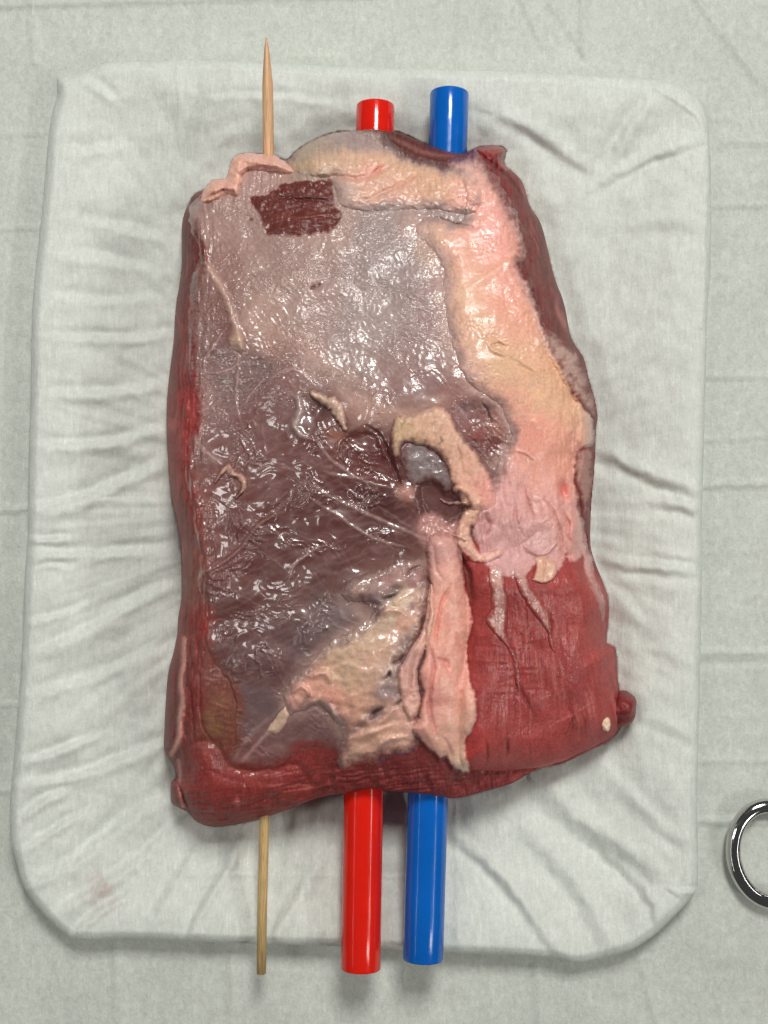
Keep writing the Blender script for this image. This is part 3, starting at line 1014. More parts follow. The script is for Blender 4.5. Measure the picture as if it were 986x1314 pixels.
# folds around the lower middle, pale blobs
line(Cs, HS, [(380, 506), (385, 527), (378, 547), (387, 558), (397, 563)], 4.5, (170, 148, 142), .85, .9)
blob(Cs, 410, 525, 10, 13, (84, 54, 52), .8, -.5)
HS -= 1.2 * np.exp(-(((X - 410) / 9) ** 2 + ((Y - 527) / 13) ** 2))
blob(Cs, 434, 562, 16, 10, (134, 82, 64), .7, .4)
blob(Cs, 470, 528, 34, 20, (172, 134, 124), .7, .3)
line(Cs, HS, [(470, 547), (485, 556), (498, 580), (506, 605), (516, 622)], 2.4, (92, 48, 46), .8, -1.3)
paint(Cs, [(440, 562), (468, 549), (486, 560), (500, 590), (514, 620), (480, 618), (450, 600), (430, 580)], (92, 44, 40), .75, 6)
HS -= 1.3 * sst(-4, 10, poly_mask([(440, 562), (468, 549), (486, 560), (500, 590), (514, 620), (480, 618), (450, 600), (430, 580)]))
blob(Cs, 521, 633, 12, 12, (186, 134, 120), .85)
HS += 1.3 * np.exp(-(((X - 521) / 12) ** 2 + ((Y - 633) / 11) ** 2))
paint(Cs, [(536, 622), (560, 616), (575, 632), (592, 640), (596, 662), (570, 675), (545, 668)], (88, 50, 48), .8, 4)
HS -= 1.2 * sst(-3, 8, poly_mask([(536, 622), (560, 616), (575, 632), (592, 640), (596, 662), (570, 675), (545, 668)]))
paint(Cs, [(536, 678), (552, 658), (575, 672), (600, 678), (600, 730), (552, 735), (546, 705)], (180, 130, 122), .85, 7)
HS += 0.5 * sst(-4, 10, poly_mask([(536, 678), (552, 658), (575, 672), (600, 678), (600, 730), (552, 735), (546, 705)])) * (1 + 1.2 * pn(X / 7, Y / 7, 44))
# vein
line(Cs, HS, [(262, 735), (276, 728), (293, 717), (312, 700), (325, 680), (338, 669), (351, 662)], 2.6, (128, 92, 86), .7, .55, False, .3)
line(Cs, None, [(265, 738), (279, 731), (296, 720), (315, 703), (328, 683), (341, 671)], 1.0, (72, 42, 40), .8, 0, True, .3)
line(Cs, HS, [(351, 662), (362, 650), (372, 640)], 1.5, (120, 84, 78), .5, .3)
line(Cs, HS, [(345, 672), (360, 690), (374, 705)], 1.3, (120, 84, 78), .4, .2)
# grey-violet ground at the lower edge
paint(Cs, [(395, 775), (412, 748), (440, 745), (470, 740), (500, 735), (470, 760), (440, 800), (420, 820), (395, 815)], (104, 84, 82), .5, 8)
paint(Cs, [(412, 752), (430, 735), (470, 718), (520, 700), (545, 705), (540, 718), (500, 728), (450, 748), (430, 762)], (98, 62, 57), .8, 4)
paint(Cs, [(305, 885), (325, 878), (350, 888), (362, 905), (340, 930), (310, 945)], (104, 84, 84), .6, 6)
WetS = 0.75 + 0.25 * lower
part("silverskin", sdS, -2, HS, M_SKIN, Cs, WetS, {"Crk": Crk}, blend=15)
HH = np.where(sdS > 0, HS, HH)

# ---- exposed dark muscle in the window of the film
sdX = poly_mask([(322, 254), (338, 249), (359, 237), (372, 233), (393, 230), (422, 229), (429, 244), (432, 261), (440, 272),
                 (438, 282), (423, 297), (400, 302), (391, 302), (363, 303), (343, 301), (338, 286), (331, 273)], warp=1.2)
HX = np.where(sdX > -2.5, HH - 0.1 + 0.10 * FIB_H + 0.30 * pn((X + Y) / 14, (Y - .3 * X) / 6, 46), HH)
HX = HH + np.where(sdX > -1, 0.18 + (HX - HH), -0.4)
Cx = np.empty(X.shape + (3,), F32)
Cx[:] = alb((92, 42, 37))
Cx *= (1 + 0.12 * FIB_H + 0.15 * GRAIN)[..., None]
line(Cx, HX, [(352, 252), (390, 256), (425, 258)], 2, (64, 24, 22), .8, -.5)
line(Cx, HX, [(350, 275), (385, 280), (430, 272)], 2, (130, 62, 50), .6, .3)
part("exposed_muscle", sdX, -3, HX, M_MUSCLE, Cx, ONE * .6, blend=2.5)
HH = np.where(sdX > 0, HX, HH)

# ---- tan fat roll along the top end
sdF = poly_mask(warp=.35, pts=[(368, 209), (384, 200), (405, 190), (440, 185), (480, 187), (508, 196), (540, 207), (575, 214), (610, 225), (618, 262),
                 (600, 275), (560, 268), (540, 268), (505, 269), (475, 271), (448, 266), (434, 258), (430, 242), (426, 230), (395, 226), (374, 217)])
HF = layer(HH, sdF, 2.2, 26, 0.8)
Ct = idw([(385, 212, (172, 148, 120)), (420, 205, (188, 156, 132)), (460, 200, (198, 164, 138)), (500, 205, (202, 166, 138)), (545, 215, (206, 166, 136)),
          (440, 245, (176, 150, 142)), (470, 222, (206, 152, 134)), (480, 250, (200, 158, 136)), (520, 240, (202, 156, 134)),
          (560, 240, (200, 158, 132)), (600, 230, (212, 164, 146)), (600, 260, (212, 152, 138)), (500, 265, (180, 140, 130))],
         X + wx * 2, Y + wy * 2, 3, 10)
HF += 0.35 * fbm(X / 22, Y / 13, 47, 3)
line(Ct, HF, [(400, 226), (440, 228), (475, 225), (505, 212)], 3, (196, 138, 124), .6, -.9)
line(Ct, HF, [(478, 222), (486, 217), (494, 210)], 2, (196, 92, 86), .8, -.7)
line(Ct, HF, [(470, 258), (495, 245), (525, 230), (545, 215)], 3, (190, 136, 118), .5, -.6)
line(Ct, HF, [(510, 190), (512, 208), (508, 220)], 2.5, (186, 142, 120), .5, -.6)
line(Ct, HF, [(375, 205), (400, 195), (432, 190), (434, 200), (428, 206)], 1.6, (140, 116, 100), .6, -.4)
Ct *= (1 + 0.06 * GRAIN + 0.05 * FINE)[..., None]
part("top_fat", sdF, -2, HF, M_FAT, Ct, 0.45 + 0.4 * sst(220, 275, Y), blend=16)
HH = np.where(sdF > 0, HF, HH)

# ---- the large fat cap on the right
FC = [(575, 209), (600, 199), (616, 192), (622, 206), (634, 222), (646, 243), (656, 262), (666, 284), (672, 308), (674, 330), (668, 338),
      (673, 352), (681, 372), (690, 398), (698, 420), (706, 440), (720, 470), (735, 500), (748, 522), (760, 535), (763, 552), (758, 570),
      (742, 577), (739, 600), (741, 640), (748, 668), (752, 700), (758, 722), (768, 750), (776, 772), (776, 796), (766, 772),
      (752, 745), (746, 716), (738, 724), (731, 723), (725, 714), (721, 730), (712, 742), (700, 728), (688, 724), (680, 738), (668, 744), (656, 738), (648, 740),
      (634, 738), (622, 724), (612, 700), (606, 670), (622, 640), (634, 612), (640, 592), (652, 574), (658, 560), (651, 538), (640, 518),
      (620, 504), (600, 488), (586, 460), (578, 425), (573, 395), (570, 360), (568, 335), (556, 322), (542, 306), (534, 290), (545, 280), (565, 278), (590, 285), (600, 260), (596, 235)]
sdC = poly_mask(FC, warp=1.1)
Cf = idw([(610, 250, (212, 158, 138)), (640, 270, (216, 154, 138)), (595, 215, (208, 164, 144)), (618, 203, (206, 160, 150)), (625, 300, (218, 150, 134)),
          (640, 340, (220, 146, 126)), (600, 330, (214, 160, 134)), (560, 300, (196, 158, 132)), (545, 330, (194, 154, 128)),
          (600, 370, (216, 180, 146)), (645, 390, (218, 146, 122)), (662, 360, (216, 156, 138)), (600, 420, (214, 170, 140)),
          (625, 437, (196, 160, 122)), (662, 420, (214, 152, 126)), (610, 470, (218, 174, 150)), (640, 470, (206, 172, 126)),
          (680, 480, (208, 162, 122)), (655, 512, (216, 152, 128)), (700, 512, (210, 168, 122)), (730, 530, (208, 168, 128)),
          (690, 552, (224, 138, 118)), (720, 558, (222, 142, 116)), (752, 552, (204, 164, 140)), (690, 600, (226, 150, 124)),
          (722, 600, (224, 148, 122)), (645, 610, (208, 160, 150)), (665, 640, (210, 156, 146)), (700, 640, (218, 150, 134)),
          (730, 655, (214, 154, 138)), (670, 690, (200, 150, 142)), (708, 700, (194, 150, 140)), (640, 690, (206, 162, 152)),
          (735, 700, (204, 144, 128)), (620, 715, (200, 150, 140)), (655, 725, (190, 146, 138)), (768, 775, (186, 110, 100)), (640, 540, (196, 148, 138)), (590, 470, (196, 150, 140))],
         X + wx * 1.5, Y + wy * 1.5, 3.0, 24)
HC = layer(HH * .3 + (np.where(sdF > 0, HF, HS0) + .2) * .7, sdC, 1.5, 30, 0.9)
HC += 0.35 * fbm(X / 30, Y / 36, 48, 2)
band = sst(560, 600, Y) * sst(740, 700, Y) * sst(690, 660, X)
HC += band * 0.55 * pn(X / 5.5 + 0.4 * pn(X / 18, Y / 22, 50), Y / 22, 49)
edgeR = sst(34, 6, sdC) * sst(590, 620, X) * sst(470, 430, Y)
HC += edgeR * 0.55 * fbm(X / 8, Y / 9, 51, 2)
Cf += (0.55 * sst(12, 2, sdC) * sst(600, 640, X) * sst(470, 440, Y))[..., None] * (alb((188, 164, 154)).astype(F32) - Cf)
for pth, w, c, a, dh in [([(530, 272), (560, 277), (585, 286), (605, 291)], 2.5, (150, 118, 116), .8, -1.3),
                         ([(432, 262), (460, 271), (500, 271), (545, 270)], 2.5, (150, 118, 116), .8, -1.0),
                         ([(600, 370), (640, 345), (655, 330)], 6, (220, 170, 140), .4, .5),
                         ([(625, 440), (632, 448), (655, 458), (665, 465)], 2.5, (206, 164, 128), .6, .8),
                         ([(630, 443), (640, 441), (650, 446)], 2, (182, 140, 104), .7, -.8),
                         ([(636, 446), (646, 452), (670, 470), (686, 478)], 1.4, (182, 146, 110), .6, -.5),
                         ([(720, 616), (722, 630), (728, 640)], 5, (206, 118, 104), .7, -.9),
                         ([(722, 655), (730, 672), (728, 688), (736, 700)], 2, (198, 118, 106), .6, -.8),
                         ([(664, 578), (675, 580), (684, 590)], 1.6, (190, 132, 124), .6, .5),
                         ([(672, 620), (678, 645), (686, 668)], 1.4, (184, 118, 110), .7, -.6),
                         ([(660, 640), (664, 668), (672, 690)], 1.4, (184, 124, 116), .6, -.5),
                         ([(700, 640), (712, 660), (722, 690), (720, 715)], 1.6, (190, 120, 108), .6, -.6),
                         ([(672, 700), (690, 712), (704, 708), (716, 695)], 2.2, (176, 134, 126), .6, .9),
                         ([(674, 708), (692, 718), (705, 714)], 1.6, (134, 92, 88), .7, -.8),
                         ([(622, 560), (632, 580), (640, 600)], 2, (150, 130, 128), .5, .4)]:
    line(Cf, HC, pth, w, c, a, dh)
blob(Cf, 617, 412, 9, 12, (196, 158, 118), .6)
blob(Cf, 690, 541, 9, 6, (214, 150, 128), .5)
HC += 0.5 * np.exp(-(((X - 690) / 8) ** 2 + ((Y - 541) / 6) ** 2))
blob(Cf, 725, 628, 7, 9, (206, 112, 98), .8)
HC -= 0.9 * np.exp(-(((X - 725) / 6) ** 2 + ((Y - 628) / 8) ** 2))
paint(Cf, [(610, 668), (625, 660), (634, 672), (628, 688), (618, 690)], (170, 112, 106), .6, 4)
HC -= 1.0 * sst(-3, 6, poly_mask([(610, 668), (625, 660), (634, 672), (628, 688), (618, 690)]))
for k in range(22):                                # pale fibres that run from the fat onto the red lobe
    rs = np.random.RandomState(500 + k)
    x = 738 + 30 * rs.rand()
    y = 690 + 40 * rs.rand() + (x - 738)
    line(Cf, HC, [(x, y), (x + 6, y + 24), (x + 12, y + 44)], 1.2, [(214, 160, 146), (180, 100, 92)][k % 2], .5, [.2, -.2][k % 2])
fine_c = pn((X + .5 * Y) / 4.2, (Y - .4 * X) / 2.6, 53) * sst(-0.1, .35, fbm(X / 40, Y / 40, 54, 2)) * sst(560, 500, Y)
HC += 0.17 * fine_c
Cf *= (1 + 0.05 * GRAIN + 0.04 * FINE)[..., None] * np.array([1.02, 1.03, 1.12], F32)
WetC = np.clip(0.7 + 0.5 * sst(-.2, .5, fbm(X / 36, Y / 36, 92, 2)), 0, 1)

# ---- red lobe of muscle, lower right (laid below the fat cap's lower rim)
LB = [(596, 700), (640, 690), (700, 690), (745, 680), (757, 696), (764, 725), (774, 750), (780, 771), (780, 796), (778, 826), (789, 832), (792, 871),
      (797, 900), (795, 930), (782, 949), (750, 965), (721, 979), (689, 986), (650, 990), (618, 990), (600, 988), (588, 975), (590, 900), (595, 850),
      (600, 800), (596, 750)]
sdL = G.sdf(catmull(LB, True, 6.0), 40, wx * .25, wy * .25)
s = np.clip(sdL / 42, 0, 1)
upz = (1 - (1 - s) ** 2) ** 0.55
HL = HB + np.where(sdL > 0, -2 + 9.5 * upz * sst(690, 760, Y), -3.0)
HL = np.where(sdL > 0, np.maximum(HL, HB - 2), HL)
flow = (X - 650) * 0.0032
FL = pn((X - flow * (Y - 700) * 0.8) / 3.4 + 0.9 * pn(X / 26, Y / 36, 64), Y / 30, 63)
Cl = idw([(620, 800, (140, 46, 43)), (640, 900, (142, 46, 44)), (700, 850, (144, 48, 46)), (760, 850, (148, 54, 52)), (740, 780, (150, 54, 50)),
          (700, 950, (150, 52, 50)), (610, 960, (160, 48, 46)), (640, 975, (150, 56, 52)), (770, 900, (146, 54, 52)), (680, 780, (134, 42, 40)),
          (780, 800, (154, 60, 56)), (650, 860, (140, 44, 42))], X + wx * 2, Y + wy * 2, 3, 14)
Cl = flesh(Cl, .14, 1.20)
Cl *= (1 + 0.07 * FL + 0.10 * GRAIN + 0.10 * FINE + .10 * fbm(X / 30, Y / 50, 97, 3))[..., None]
HL += 0.06 * FL + 0.5 * fbm(X / 40, Y / 60, 65, 2)
cross = pn(X / 26, Y / 6.5, 66) * sst(600, 625, X) * sst(712, 680, X) * sst(790, 815, Y) * sst(905, 880, Y)
HL += 0.16 * cross
for k in range(84):
    rs = np.random.RandomState(600 + k)
    x, y = 630 + 150 * rs.rand(), 740 + 190 * rs.rand()
    L = 25 + 40 * rs.rand()
    sl = (x - 660) * 0.0022
    line(Cl, HL, [(x, y), (x + sl * L * .5 + 2, y + L * .5), (x + sl * L, y + L)], 1.1,
         [(190, 118, 108), (96, 28, 30), (176, 92, 84)][k % 3], .42, [.12, -.14, .1][k % 3])
for pth, w, c, a, dh in [([(668, 884), (676, 900), (684, 915)], 2.4, (92, 20, 22), .6, -.7),
                         ([(650, 948), (651, 958), (649, 972)], 2.2, (96, 20, 22), .65, -.7), ([(624, 950), (626, 965), (624, 980)], 2, (112, 30, 30), .6, -.7),
                         ([(742, 905), (735, 922), (728, 940)], 2, (120, 36, 36), .6, .5), ([(786, 890), (790, 912), (796, 930)], 2.4, (196, 112, 104), .7, .4),
                         ([(604, 986), (640, 989), (690, 984), (740, 968)], 2, (196, 112, 102), .5, .2),
                         ([(655, 820), (660, 845), (668, 880)], 2.2, (100, 28, 28), .4, -.4),
                         ([(716, 845), (722, 870), (718, 900)], 1.5, (168, 78, 72), .6, .2), ([(712, 930), (735, 918), (756, 905)], 1.6, (180, 92, 86), .5, .2),
                         ([(596, 720), (604, 745), (606, 775)], 4, (70, 44, 42), .7, -1.6)]:
    line(Cl, HL, pth, w, c, a, dh)
comb = pn(X / 2.6, Y / 26, 171) * np.exp(-(((X - 688) / 26) ** 2 + ((Y - 845) / 48) ** 2))
HL += .22 * comb + .04 * pn(X / 5, Y / 5, 172) + .06 * pn(X / 9, Y / 4, 173) * np.exp(-(((X - 640) / 34) ** 2 + ((Y - 850) / 45) ** 2))
WetL = np.clip(.55 + .6 * sst(-.15, .4, fbm(X / 34, Y / 26, 93, 2) + 0.5 * sst(720, 640, X) - .2), 0, 1) * (.05 + .95 * sst(6, 46, sdL))
part("muscle_lobe", sdL, -1.5, HL, M_MUSCLE, Cl, WetL)
HH = np.where(sdL > 0, np.maximum(HL, HH), HH)
HLc = HL + np.where(sdC > -.6, 0.9 * np.clip((sdC + .6) / 8, 0, 1) - .03, .25 * (sdC + .6) - .03)
smx = np.maximum(HC, HLc) + 1.0 * np.log1p(np.exp(-np.abs(HC - HLc) / 1.0)) * sst(0, 14, sdC)
HC2 = np.where(sdL > 0, smx, HC + 1.0 * np.log1p(np.exp(-np.clip(np.abs(HC - HLc), 0, 40))) * sst(0, 14, sdC) * sst(-12, 0, sdL))
part("fat_cap", sdC, -2, HC2, M_FAT, Cf, WetC, blend=4 + 15 * sst(670, 610, Y) * sst(700, 640, X) + 9 * sst(735, 755, Y))
HH = np.where(sdC > 0, np.maximum(HC2, HH), HH)

# ---- wrinkled membrane on the right flank
sdW = poly_mask([(690, 410), (703, 424), (714, 432), (735, 446), (747, 462), (754, 488), (761, 512), (764, 532), (752, 528), (738, 512), (722, 488), (708, 464), (698, 440)])
HW = layer(HH, sdW, 1.0, 8) + np.where(sdW > 0, 0.8 * ridged((X - .6 * Y) / 14, (Y + .6 * X) / 8, 67) * sst(0, 8, sdW), 0)
Cw = np.empty(X.shape + (3,), F32)
Cw[:] = alb((176, 140, 130))
Cw += (0.6 * sst(.1, .6, fbm(X / 9, Y / 12, 68, 2)))[..., None] * (alb((128, 84, 80)).astype(F32) - Cw)
part("flank_membrane", sdW, -2, HW, M_FLANK, Cw, ONE * .35, blend=12)
HH = np.where(sdW > 0, HW, HH)
sdW2 = poly_mask([(740, 578), (756, 572), (762, 580), (761, 610), (757, 650), (752, 668), (746, 650), (739, 612)])
HW2 = layer(HH, sdW2, .6, 6)
Cw2 = np.empty(X.shape + (3,), F32)
Cw2[:] = alb((172, 128, 118))
Cw2 *= (1 + .12 * GRAIN)[..., None]
part("flank_membrane", sdW2, -2, HW2, M_FLANK, Cw2, ONE * .2, blend=8)
HH = np.where(sdW2 > 0, HW2, HH)

# ---- gash between film and fat cap
sdG = poly_mask([(580, 522), (600, 508), (618, 508), (638, 520), (650, 540), (657, 562), (645, 576), (632, 592), (616, 580), (600, 562), (586, 545)])
HGs = HH + np.where(sdG > -1, -1.1 * sst(0, 22, sdG) + .1, -.4) + 0.22 * fbm(X / 12, Y / 9, 69, 2) * sst(0, 8, sdG)
Cg = idw([(600, 525, (134, 100, 98)), (612, 540, (126, 82, 78)), (605, 555, (120, 66, 62)), (640, 545, (158, 110, 100)), (632, 575, (110, 60, 56)), (622, 520, (140, 104, 98))],
         X + wx * 2, Y + wy * 2, 3, 6)
line(Cg, HGs, [(618, 515), (626, 530), (632, 545)], 1.6, (70, 40, 40), .8, -.6)
line(Cg, HGs, [(604, 565), (615, 558), (626, 548)], 3, (134, 60, 56), .6, .2)
# the hollow is cut into film and fat: shown as its own dark lining
part("gash_lining", sdG, -2, HGs, M_SKIN, Cg, ONE, {"Crk": ONE * .2}, blend=11)

# ---- tan fat bridge above the grey pocket
sdB = poly_mask([(503, 545), (508, 536), (522, 532), (540, 527), (556, 521), (572, 524), (586, 545), (602, 566), (620, 590), (634, 618), (638, 645),
                 (624, 656), (606, 654), (592, 642), (582, 626), (578, 608), (570, 592), (558, 577), (546, 571), (532, 569), (520, 570), (514, 580), (508, 590), (502, 575)], warp=.9)
HBr = layer(HH * .25 + (HS0 + .4) * .75, sdB, 1.2, 14, .8) + 0.22 * fbm(X / 12, Y / 18, 70, 2) * sst(0, 8, sdB)
Cb = idw([(515, 550, (190, 160, 122)), (545, 545, (202, 166, 136)), (580, 560, (204, 166, 138)), (600, 590, (206, 162, 136)), (625, 630, (212, 150, 134)), (600, 635, (210, 168, 140)), (507, 580, (180, 150, 120))],
         X + wx, Y + wy, 3, 10)
Cb *= (1 + .09 * GRAIN + .08 * FIB_D)[..., None] * np.array([1.02, .96, 1.03], F32)
blob(Cb, 517, 546, 2, 7, (120, 100, 60), .6, .2)
blob(Cb, 526, 572, 6, 2, (110, 92, 60), .6)
line(Cb, HBr, [(560, 572), (566, 566), (564, 560)], 1.4, (120, 90, 70), .7, -.5)
line(Cb, HBr, [(588, 570), (592, 590), (596, 610)], 1.4, (170, 124, 100), .6, -.4)
sdP = poly_mask([(520, 571), (534, 567), (549, 571), (562, 579), (576, 600), (583, 616), (576, 631), (564, 620), (546, 617), (531, 621), (520, 606), (514, 590)])
HP = HH + np.where(sdP > -1, .2 + .14 * fbm(X / 14, Y / 12, 73, 2), -.4)
Cp = np.empty(X.shape + (3,), F32)
Cp[:] = alb((116, 100, 99))
Cp *= (1 + .14 * GRAIN + .1 * FINE)[..., None]
Cp += (.4 * sst(.1, .8, fbm(X / 9, Y / 9, 74, 2)))[..., None] * (alb((148, 128, 126)).astype(F32) - Cp)
part("grey_pocket", sdP, -2, HP, M_SKIN, Cp, ONE * .45, {"Crk": ONE * .1}, blend=10)
part("fat_bridge", sdB, -2, HBr, M_FAT, Cb, ONE * .6, blend=8)
HH = np.where(sdB > 0, HBr, HH)

# ---- tan fat along the lower film
TF = [(445, 748), (464, 741), (489, 731), (519, 719), (545, 728), (554, 748), (549, 795), (530, 833), (514, 850), (518, 872), (532, 900),
      (540, 925), (538, 952), (522, 965), (497, 973), (475, 980), (454, 984), (438, 985), (433, 975), (440, 955), (441, 939), (428, 920), (411, 903), (392, 908),
      (374, 918), (366, 905), (362, 890), (370, 878), (384, 865), (400, 850), (414, 832), (434, 820), (455, 808), (472, 798), (482, 784), (470, 774), (448, 772), (438, 762)]
sdT2 = poly_mask(TF, warp=1.3)
BASE = np.maximum(HH * .2 + (HS0 + .25) * .8, HM)
HTf = layer(BASE, sdT2, 1.2, 20, .8) + sst(0, 10, sdT2) * (.55 * fbm(X / 26, Y / 20, 75, 2) + .10 * pn(X / 8, Y / 7, 76))
Ctf = idw([(460, 758, (154, 128, 116)), (500, 740, (150, 120, 112)), (530, 735, (146, 112, 106)), (480, 768, (118, 98, 98)), (512, 772, (188, 170, 142)),
           (530, 780, (184, 150, 132)), (495, 795, (176, 158, 132)), (470, 815, (182, 160, 134)), (515, 800, (186, 148, 126)), (440, 850, (186, 162, 134)),
           (480, 845, (188, 156, 132)), (400, 880, (204, 156, 134)), (425, 900, (206, 150, 130)), (375, 890, (200, 154, 138)), (455, 905, (192, 152, 128)),
           (445, 930, (182, 142, 122)), (470, 945, (190, 156, 132)), (505, 940, (196, 162, 138)), (450, 970, (184, 150, 130)), (525, 925, (200, 160, 142)),
           (505, 870, (180, 156, 140)), (440, 870, (184, 160, 130)), (495, 960, (190, 154, 130))], X + wx * 2.2, Y + wy * 2.2, 3.2, 8)
dk = sst(.25, .8, fbm(X / 20, Y / 15, 77, 3))
Ctf += (.55 * dk * sst(820, 770, Y))[..., None] * (alb((112, 94, 92)).astype(F32) - Ctf)
for (x, y, a, b, r, c) in [(480, 775, 9, 5, .3, (98, 74, 74)), (505, 757, 12, 4, -.3, (104, 86, 84)), (495, 767, 12, 4, -.4, (108, 98, 96)),
                           (520, 824, 7, 12, .3, (126, 112, 106)), (497, 887, 14, 9, -.4, (112, 98, 100)), (482, 915, 12, 7, -.6, (104, 88, 88)),
                           (462, 932, 10, 4, -.6, (120, 96, 92)), (512, 892, 8, 5, -.3, (120, 104, 104)), (500, 868, 3, 5, .4, (90, 80, 80))]:
    blob(Ctf, x, y, a * 1.35, b * 1.35, c, .75, r)
    HTf -= .9 * np.exp(-(((X - x) / a) ** 2 + ((Y - y) / b) ** 2))
for pth, w, c in [([(474, 925), (482, 912), (494, 908)], 3, (66, 52, 52)), ([(502, 910), (512, 902), (522, 895), (530, 890)], 3, (58, 46, 46)),
                  ([(503, 852), (512, 848), (520, 838)], 2, (80, 58, 56)), ([(490, 768), (505, 764), (512, 760)], 1.6, (70, 56, 56)),
                  ([(520, 738), (530, 730), (545, 726)], 2, (96, 66, 62)), ([(494, 872), (499, 866), (500, 862)], 1.8, (66, 56, 56)), ([(545, 790), (541, 812), (532, 828)], 2.4, (96, 64, 60))]:
    line(Ctf, HTf, pth, w, c, .9, -1.1)
for pth, w in [([(392, 905), (410, 898), (425, 910), (438, 935)], 4), ([(372, 890), (388, 880), (398, 893)], 3), ([(400, 868), (420, 862), (425, 880)], 4),
               ([(440, 950), (470, 942), (505, 930)], 4), ([(485, 790), (500, 782), (520, 788)], 4), ([(484, 962), (500, 948), (520, 945)], 3.5), ([(508, 905), (500, 918), (485, 930)], 3)]:
    line(Ctf, HTf, pth, w, (206, 168, 146), .5, .9)
Ctf *= (1 + .07 * GRAIN + .05 * FINE)[..., None] * np.array([1.12, 1.01, 1.06], F32)
part("fat_patch", sdT2, -2, HTf, M_TENDON, Ctf, ONE * .9, blend=17)
HH = np.where(sdT2 > 0, HTf, HH)
sdq = poly_mask([(344, 938), (352, 924), (366, 908), (371, 918), (362, 936), (354, 942)], warp=.5)
Cq = np.empty(X.shape + (3,), F32)
Cq[:] = alb((196, 164, 144))
Cq *= (1 + .06 * GRAIN)[..., None]
part("fat_tab", sdq, -2, layer(HH, sdq, .8, 5), M_FAT, Cq, ONE * .6)

# ---- the pink fat strip beside the red lobe
FS = [(548, 700), (560, 686), (582, 690), (590, 716), (598, 750), (605, 782), (606, 800), (601, 825), (600, 848), (605, 870), (613, 898), (611, 928), (600, 944),
      (597, 962), (602, 989), (582, 987), (573, 972), (564, 975), (556, 966), (540, 951), (528, 934), (536, 922), (543, 890), (538, 862), (545, 838), (549, 800), (554, 760), (550, 725)]
sdF2 = poly_mask(FS, warp=.7)
HFs = layer(HH + sst(10, -10, sdL) * (HH * -.9 + (HS0 + .8) * .9), sdF2, 3.2, 18, .65)
HFs += sst(0, 12, sdF2) * .55 * fbm(X / 26, Y / 34, 78, 2)
Cfs = idw([(565, 705, (196, 146, 136)), (575, 735, (214, 158, 142)), (585, 780, (222, 154, 134)), (580, 820, (224, 156, 136)), (562, 800, (216, 148, 130)), (570, 860, (226, 152, 134)),
           (590, 890, (226, 160, 140)), (590, 930, (228, 168, 148)), (575, 960, (214, 162, 142)), (592, 975, (214, 176, 150)), (545, 930, (212, 154, 138)), (552, 900, (204, 136, 124)), (550, 850, (212, 150, 136))],
          X + wx, Y + wy, 3, 9)
for pth, w, c, a, dh in [([(578, 750), (566, 780), (560, 815), (562, 835)], 2.2, (190, 108, 98), .8, -1.6), ([(553, 835), (556, 860), (552, 885), (552, 915), (560, 945)], 2.6, (176, 104, 98), .85, -1.9),
                         ([(560, 845), (572, 850), (576, 862)], 2.4, (196, 116, 106), .7, -1.3), ([(586, 810), (590, 828), (598, 838)], 2.2, (200, 118, 106), .7, -1.2),
                         ([(583, 760), (588, 800), (584, 825)], 5, (230, 170, 152), .4, .9), ([(572, 870), (582, 900), (580, 935), (586, 960)], 7, (230, 172, 152), .4, 1.0),
                         ([(546, 900), (544, 925), (556, 955)], 4, (222, 168, 150), .5, .7), ([(566, 945), (576, 958), (582, 975)], 2, (188, 120, 108), .6, -.8),
                         ([(556, 700), (560, 730), (570, 745)], 2, (178, 120, 114), .6, -.7), ([(593, 860), (588, 880), (596, 895)], 2, (206, 132, 118), .5, -.7)]:
    line(Cfs, HFs, pth, w * 1.3, c, a * .6, dh * .65)
Cfs *= (1 + .05 * GRAIN + .04 * FINE)[..., None] * np.array([1.03, 1.05, 1.08], F32)
part("fat_strip", sdF2, -2, HFs, M_FAT, Cfs, ONE * .55, blend=4)
HH2 = np.where(sdF2 > 0, HFs, HH)
# thin pale flap that folds to the left of the strip
sdFl = poly_mask([(553, 748), (556, 765), (556, 800), (548, 828), (538, 850), (536, 880), (540, 905), (528, 925), (519, 905), (514, 880), (513, 858), (528, 834), (544, 808), (549, 785)], warp=.7)
HFl = layer(HH2, sdFl, 1.6, 6)
Cfl = idw([(552, 770, (206, 156, 140)), (548, 810, (214, 166, 150)), (525, 850, (186, 142, 132)), (528, 890, (202, 154, 142)), (530, 915, (206, 160, 144))], X + wx, Y + wy, 3, 8)
line(Cfl, HFl, [(532, 838), (528, 860), (526, 890)], 2, (166, 116, 108), .6, -.7)
Cfl *= (1 + .07 * GRAIN)[..., None]
part("fat_flap", sdFl, -2, HFl, M_FAT, Cfl, ONE * .5)
HH = np.where(sdFl > 0, HFl, HH2)

# ---- ribbon, curl, ridge: rolled strings of fat built along their paths


def roll(name, path, w, hgt, c, mat=M_FAT, warp=.5, wet=.6, c2=None, taper=True):
    global HH
    p = catmull(path, False, 5.0)
    d, t, s, _, _ = seg_dist(p, X + wx * warp, Y + wy * warp, False)
    ww = w * 1.1 * (np.sin(np.pi * np.clip(t, .06, .94)) ** .4 if taper else 1.0) * (1 + .38 * pn(t * 9, t * 0, 79))
    u = d / ww
    H = HH + np.where(u < 1, hgt * .75 * np.maximum(1 - u * u, 0) ** .7 + .25 * fbm(X / 8, Y / 8, 81, 2) * np.clip(3 - 3 * u, 0, 1), -.3 * (d - ww)) - .05
    C = np.empty(X.shape + (3,), F32)
    C[:] = alb(c)
    if c2:
        C += sst(.3, .8, t)[..., None] * (alb(c2).astype(F32) - C)
    C *= (1 + .07 * GRAIN + .04 * FINE)[..., None]
    part(name, ww - d, -1.6, H, mat, C, ONE * wet, blend=4.5)
    HH = np.where(u < 1, H, HH)


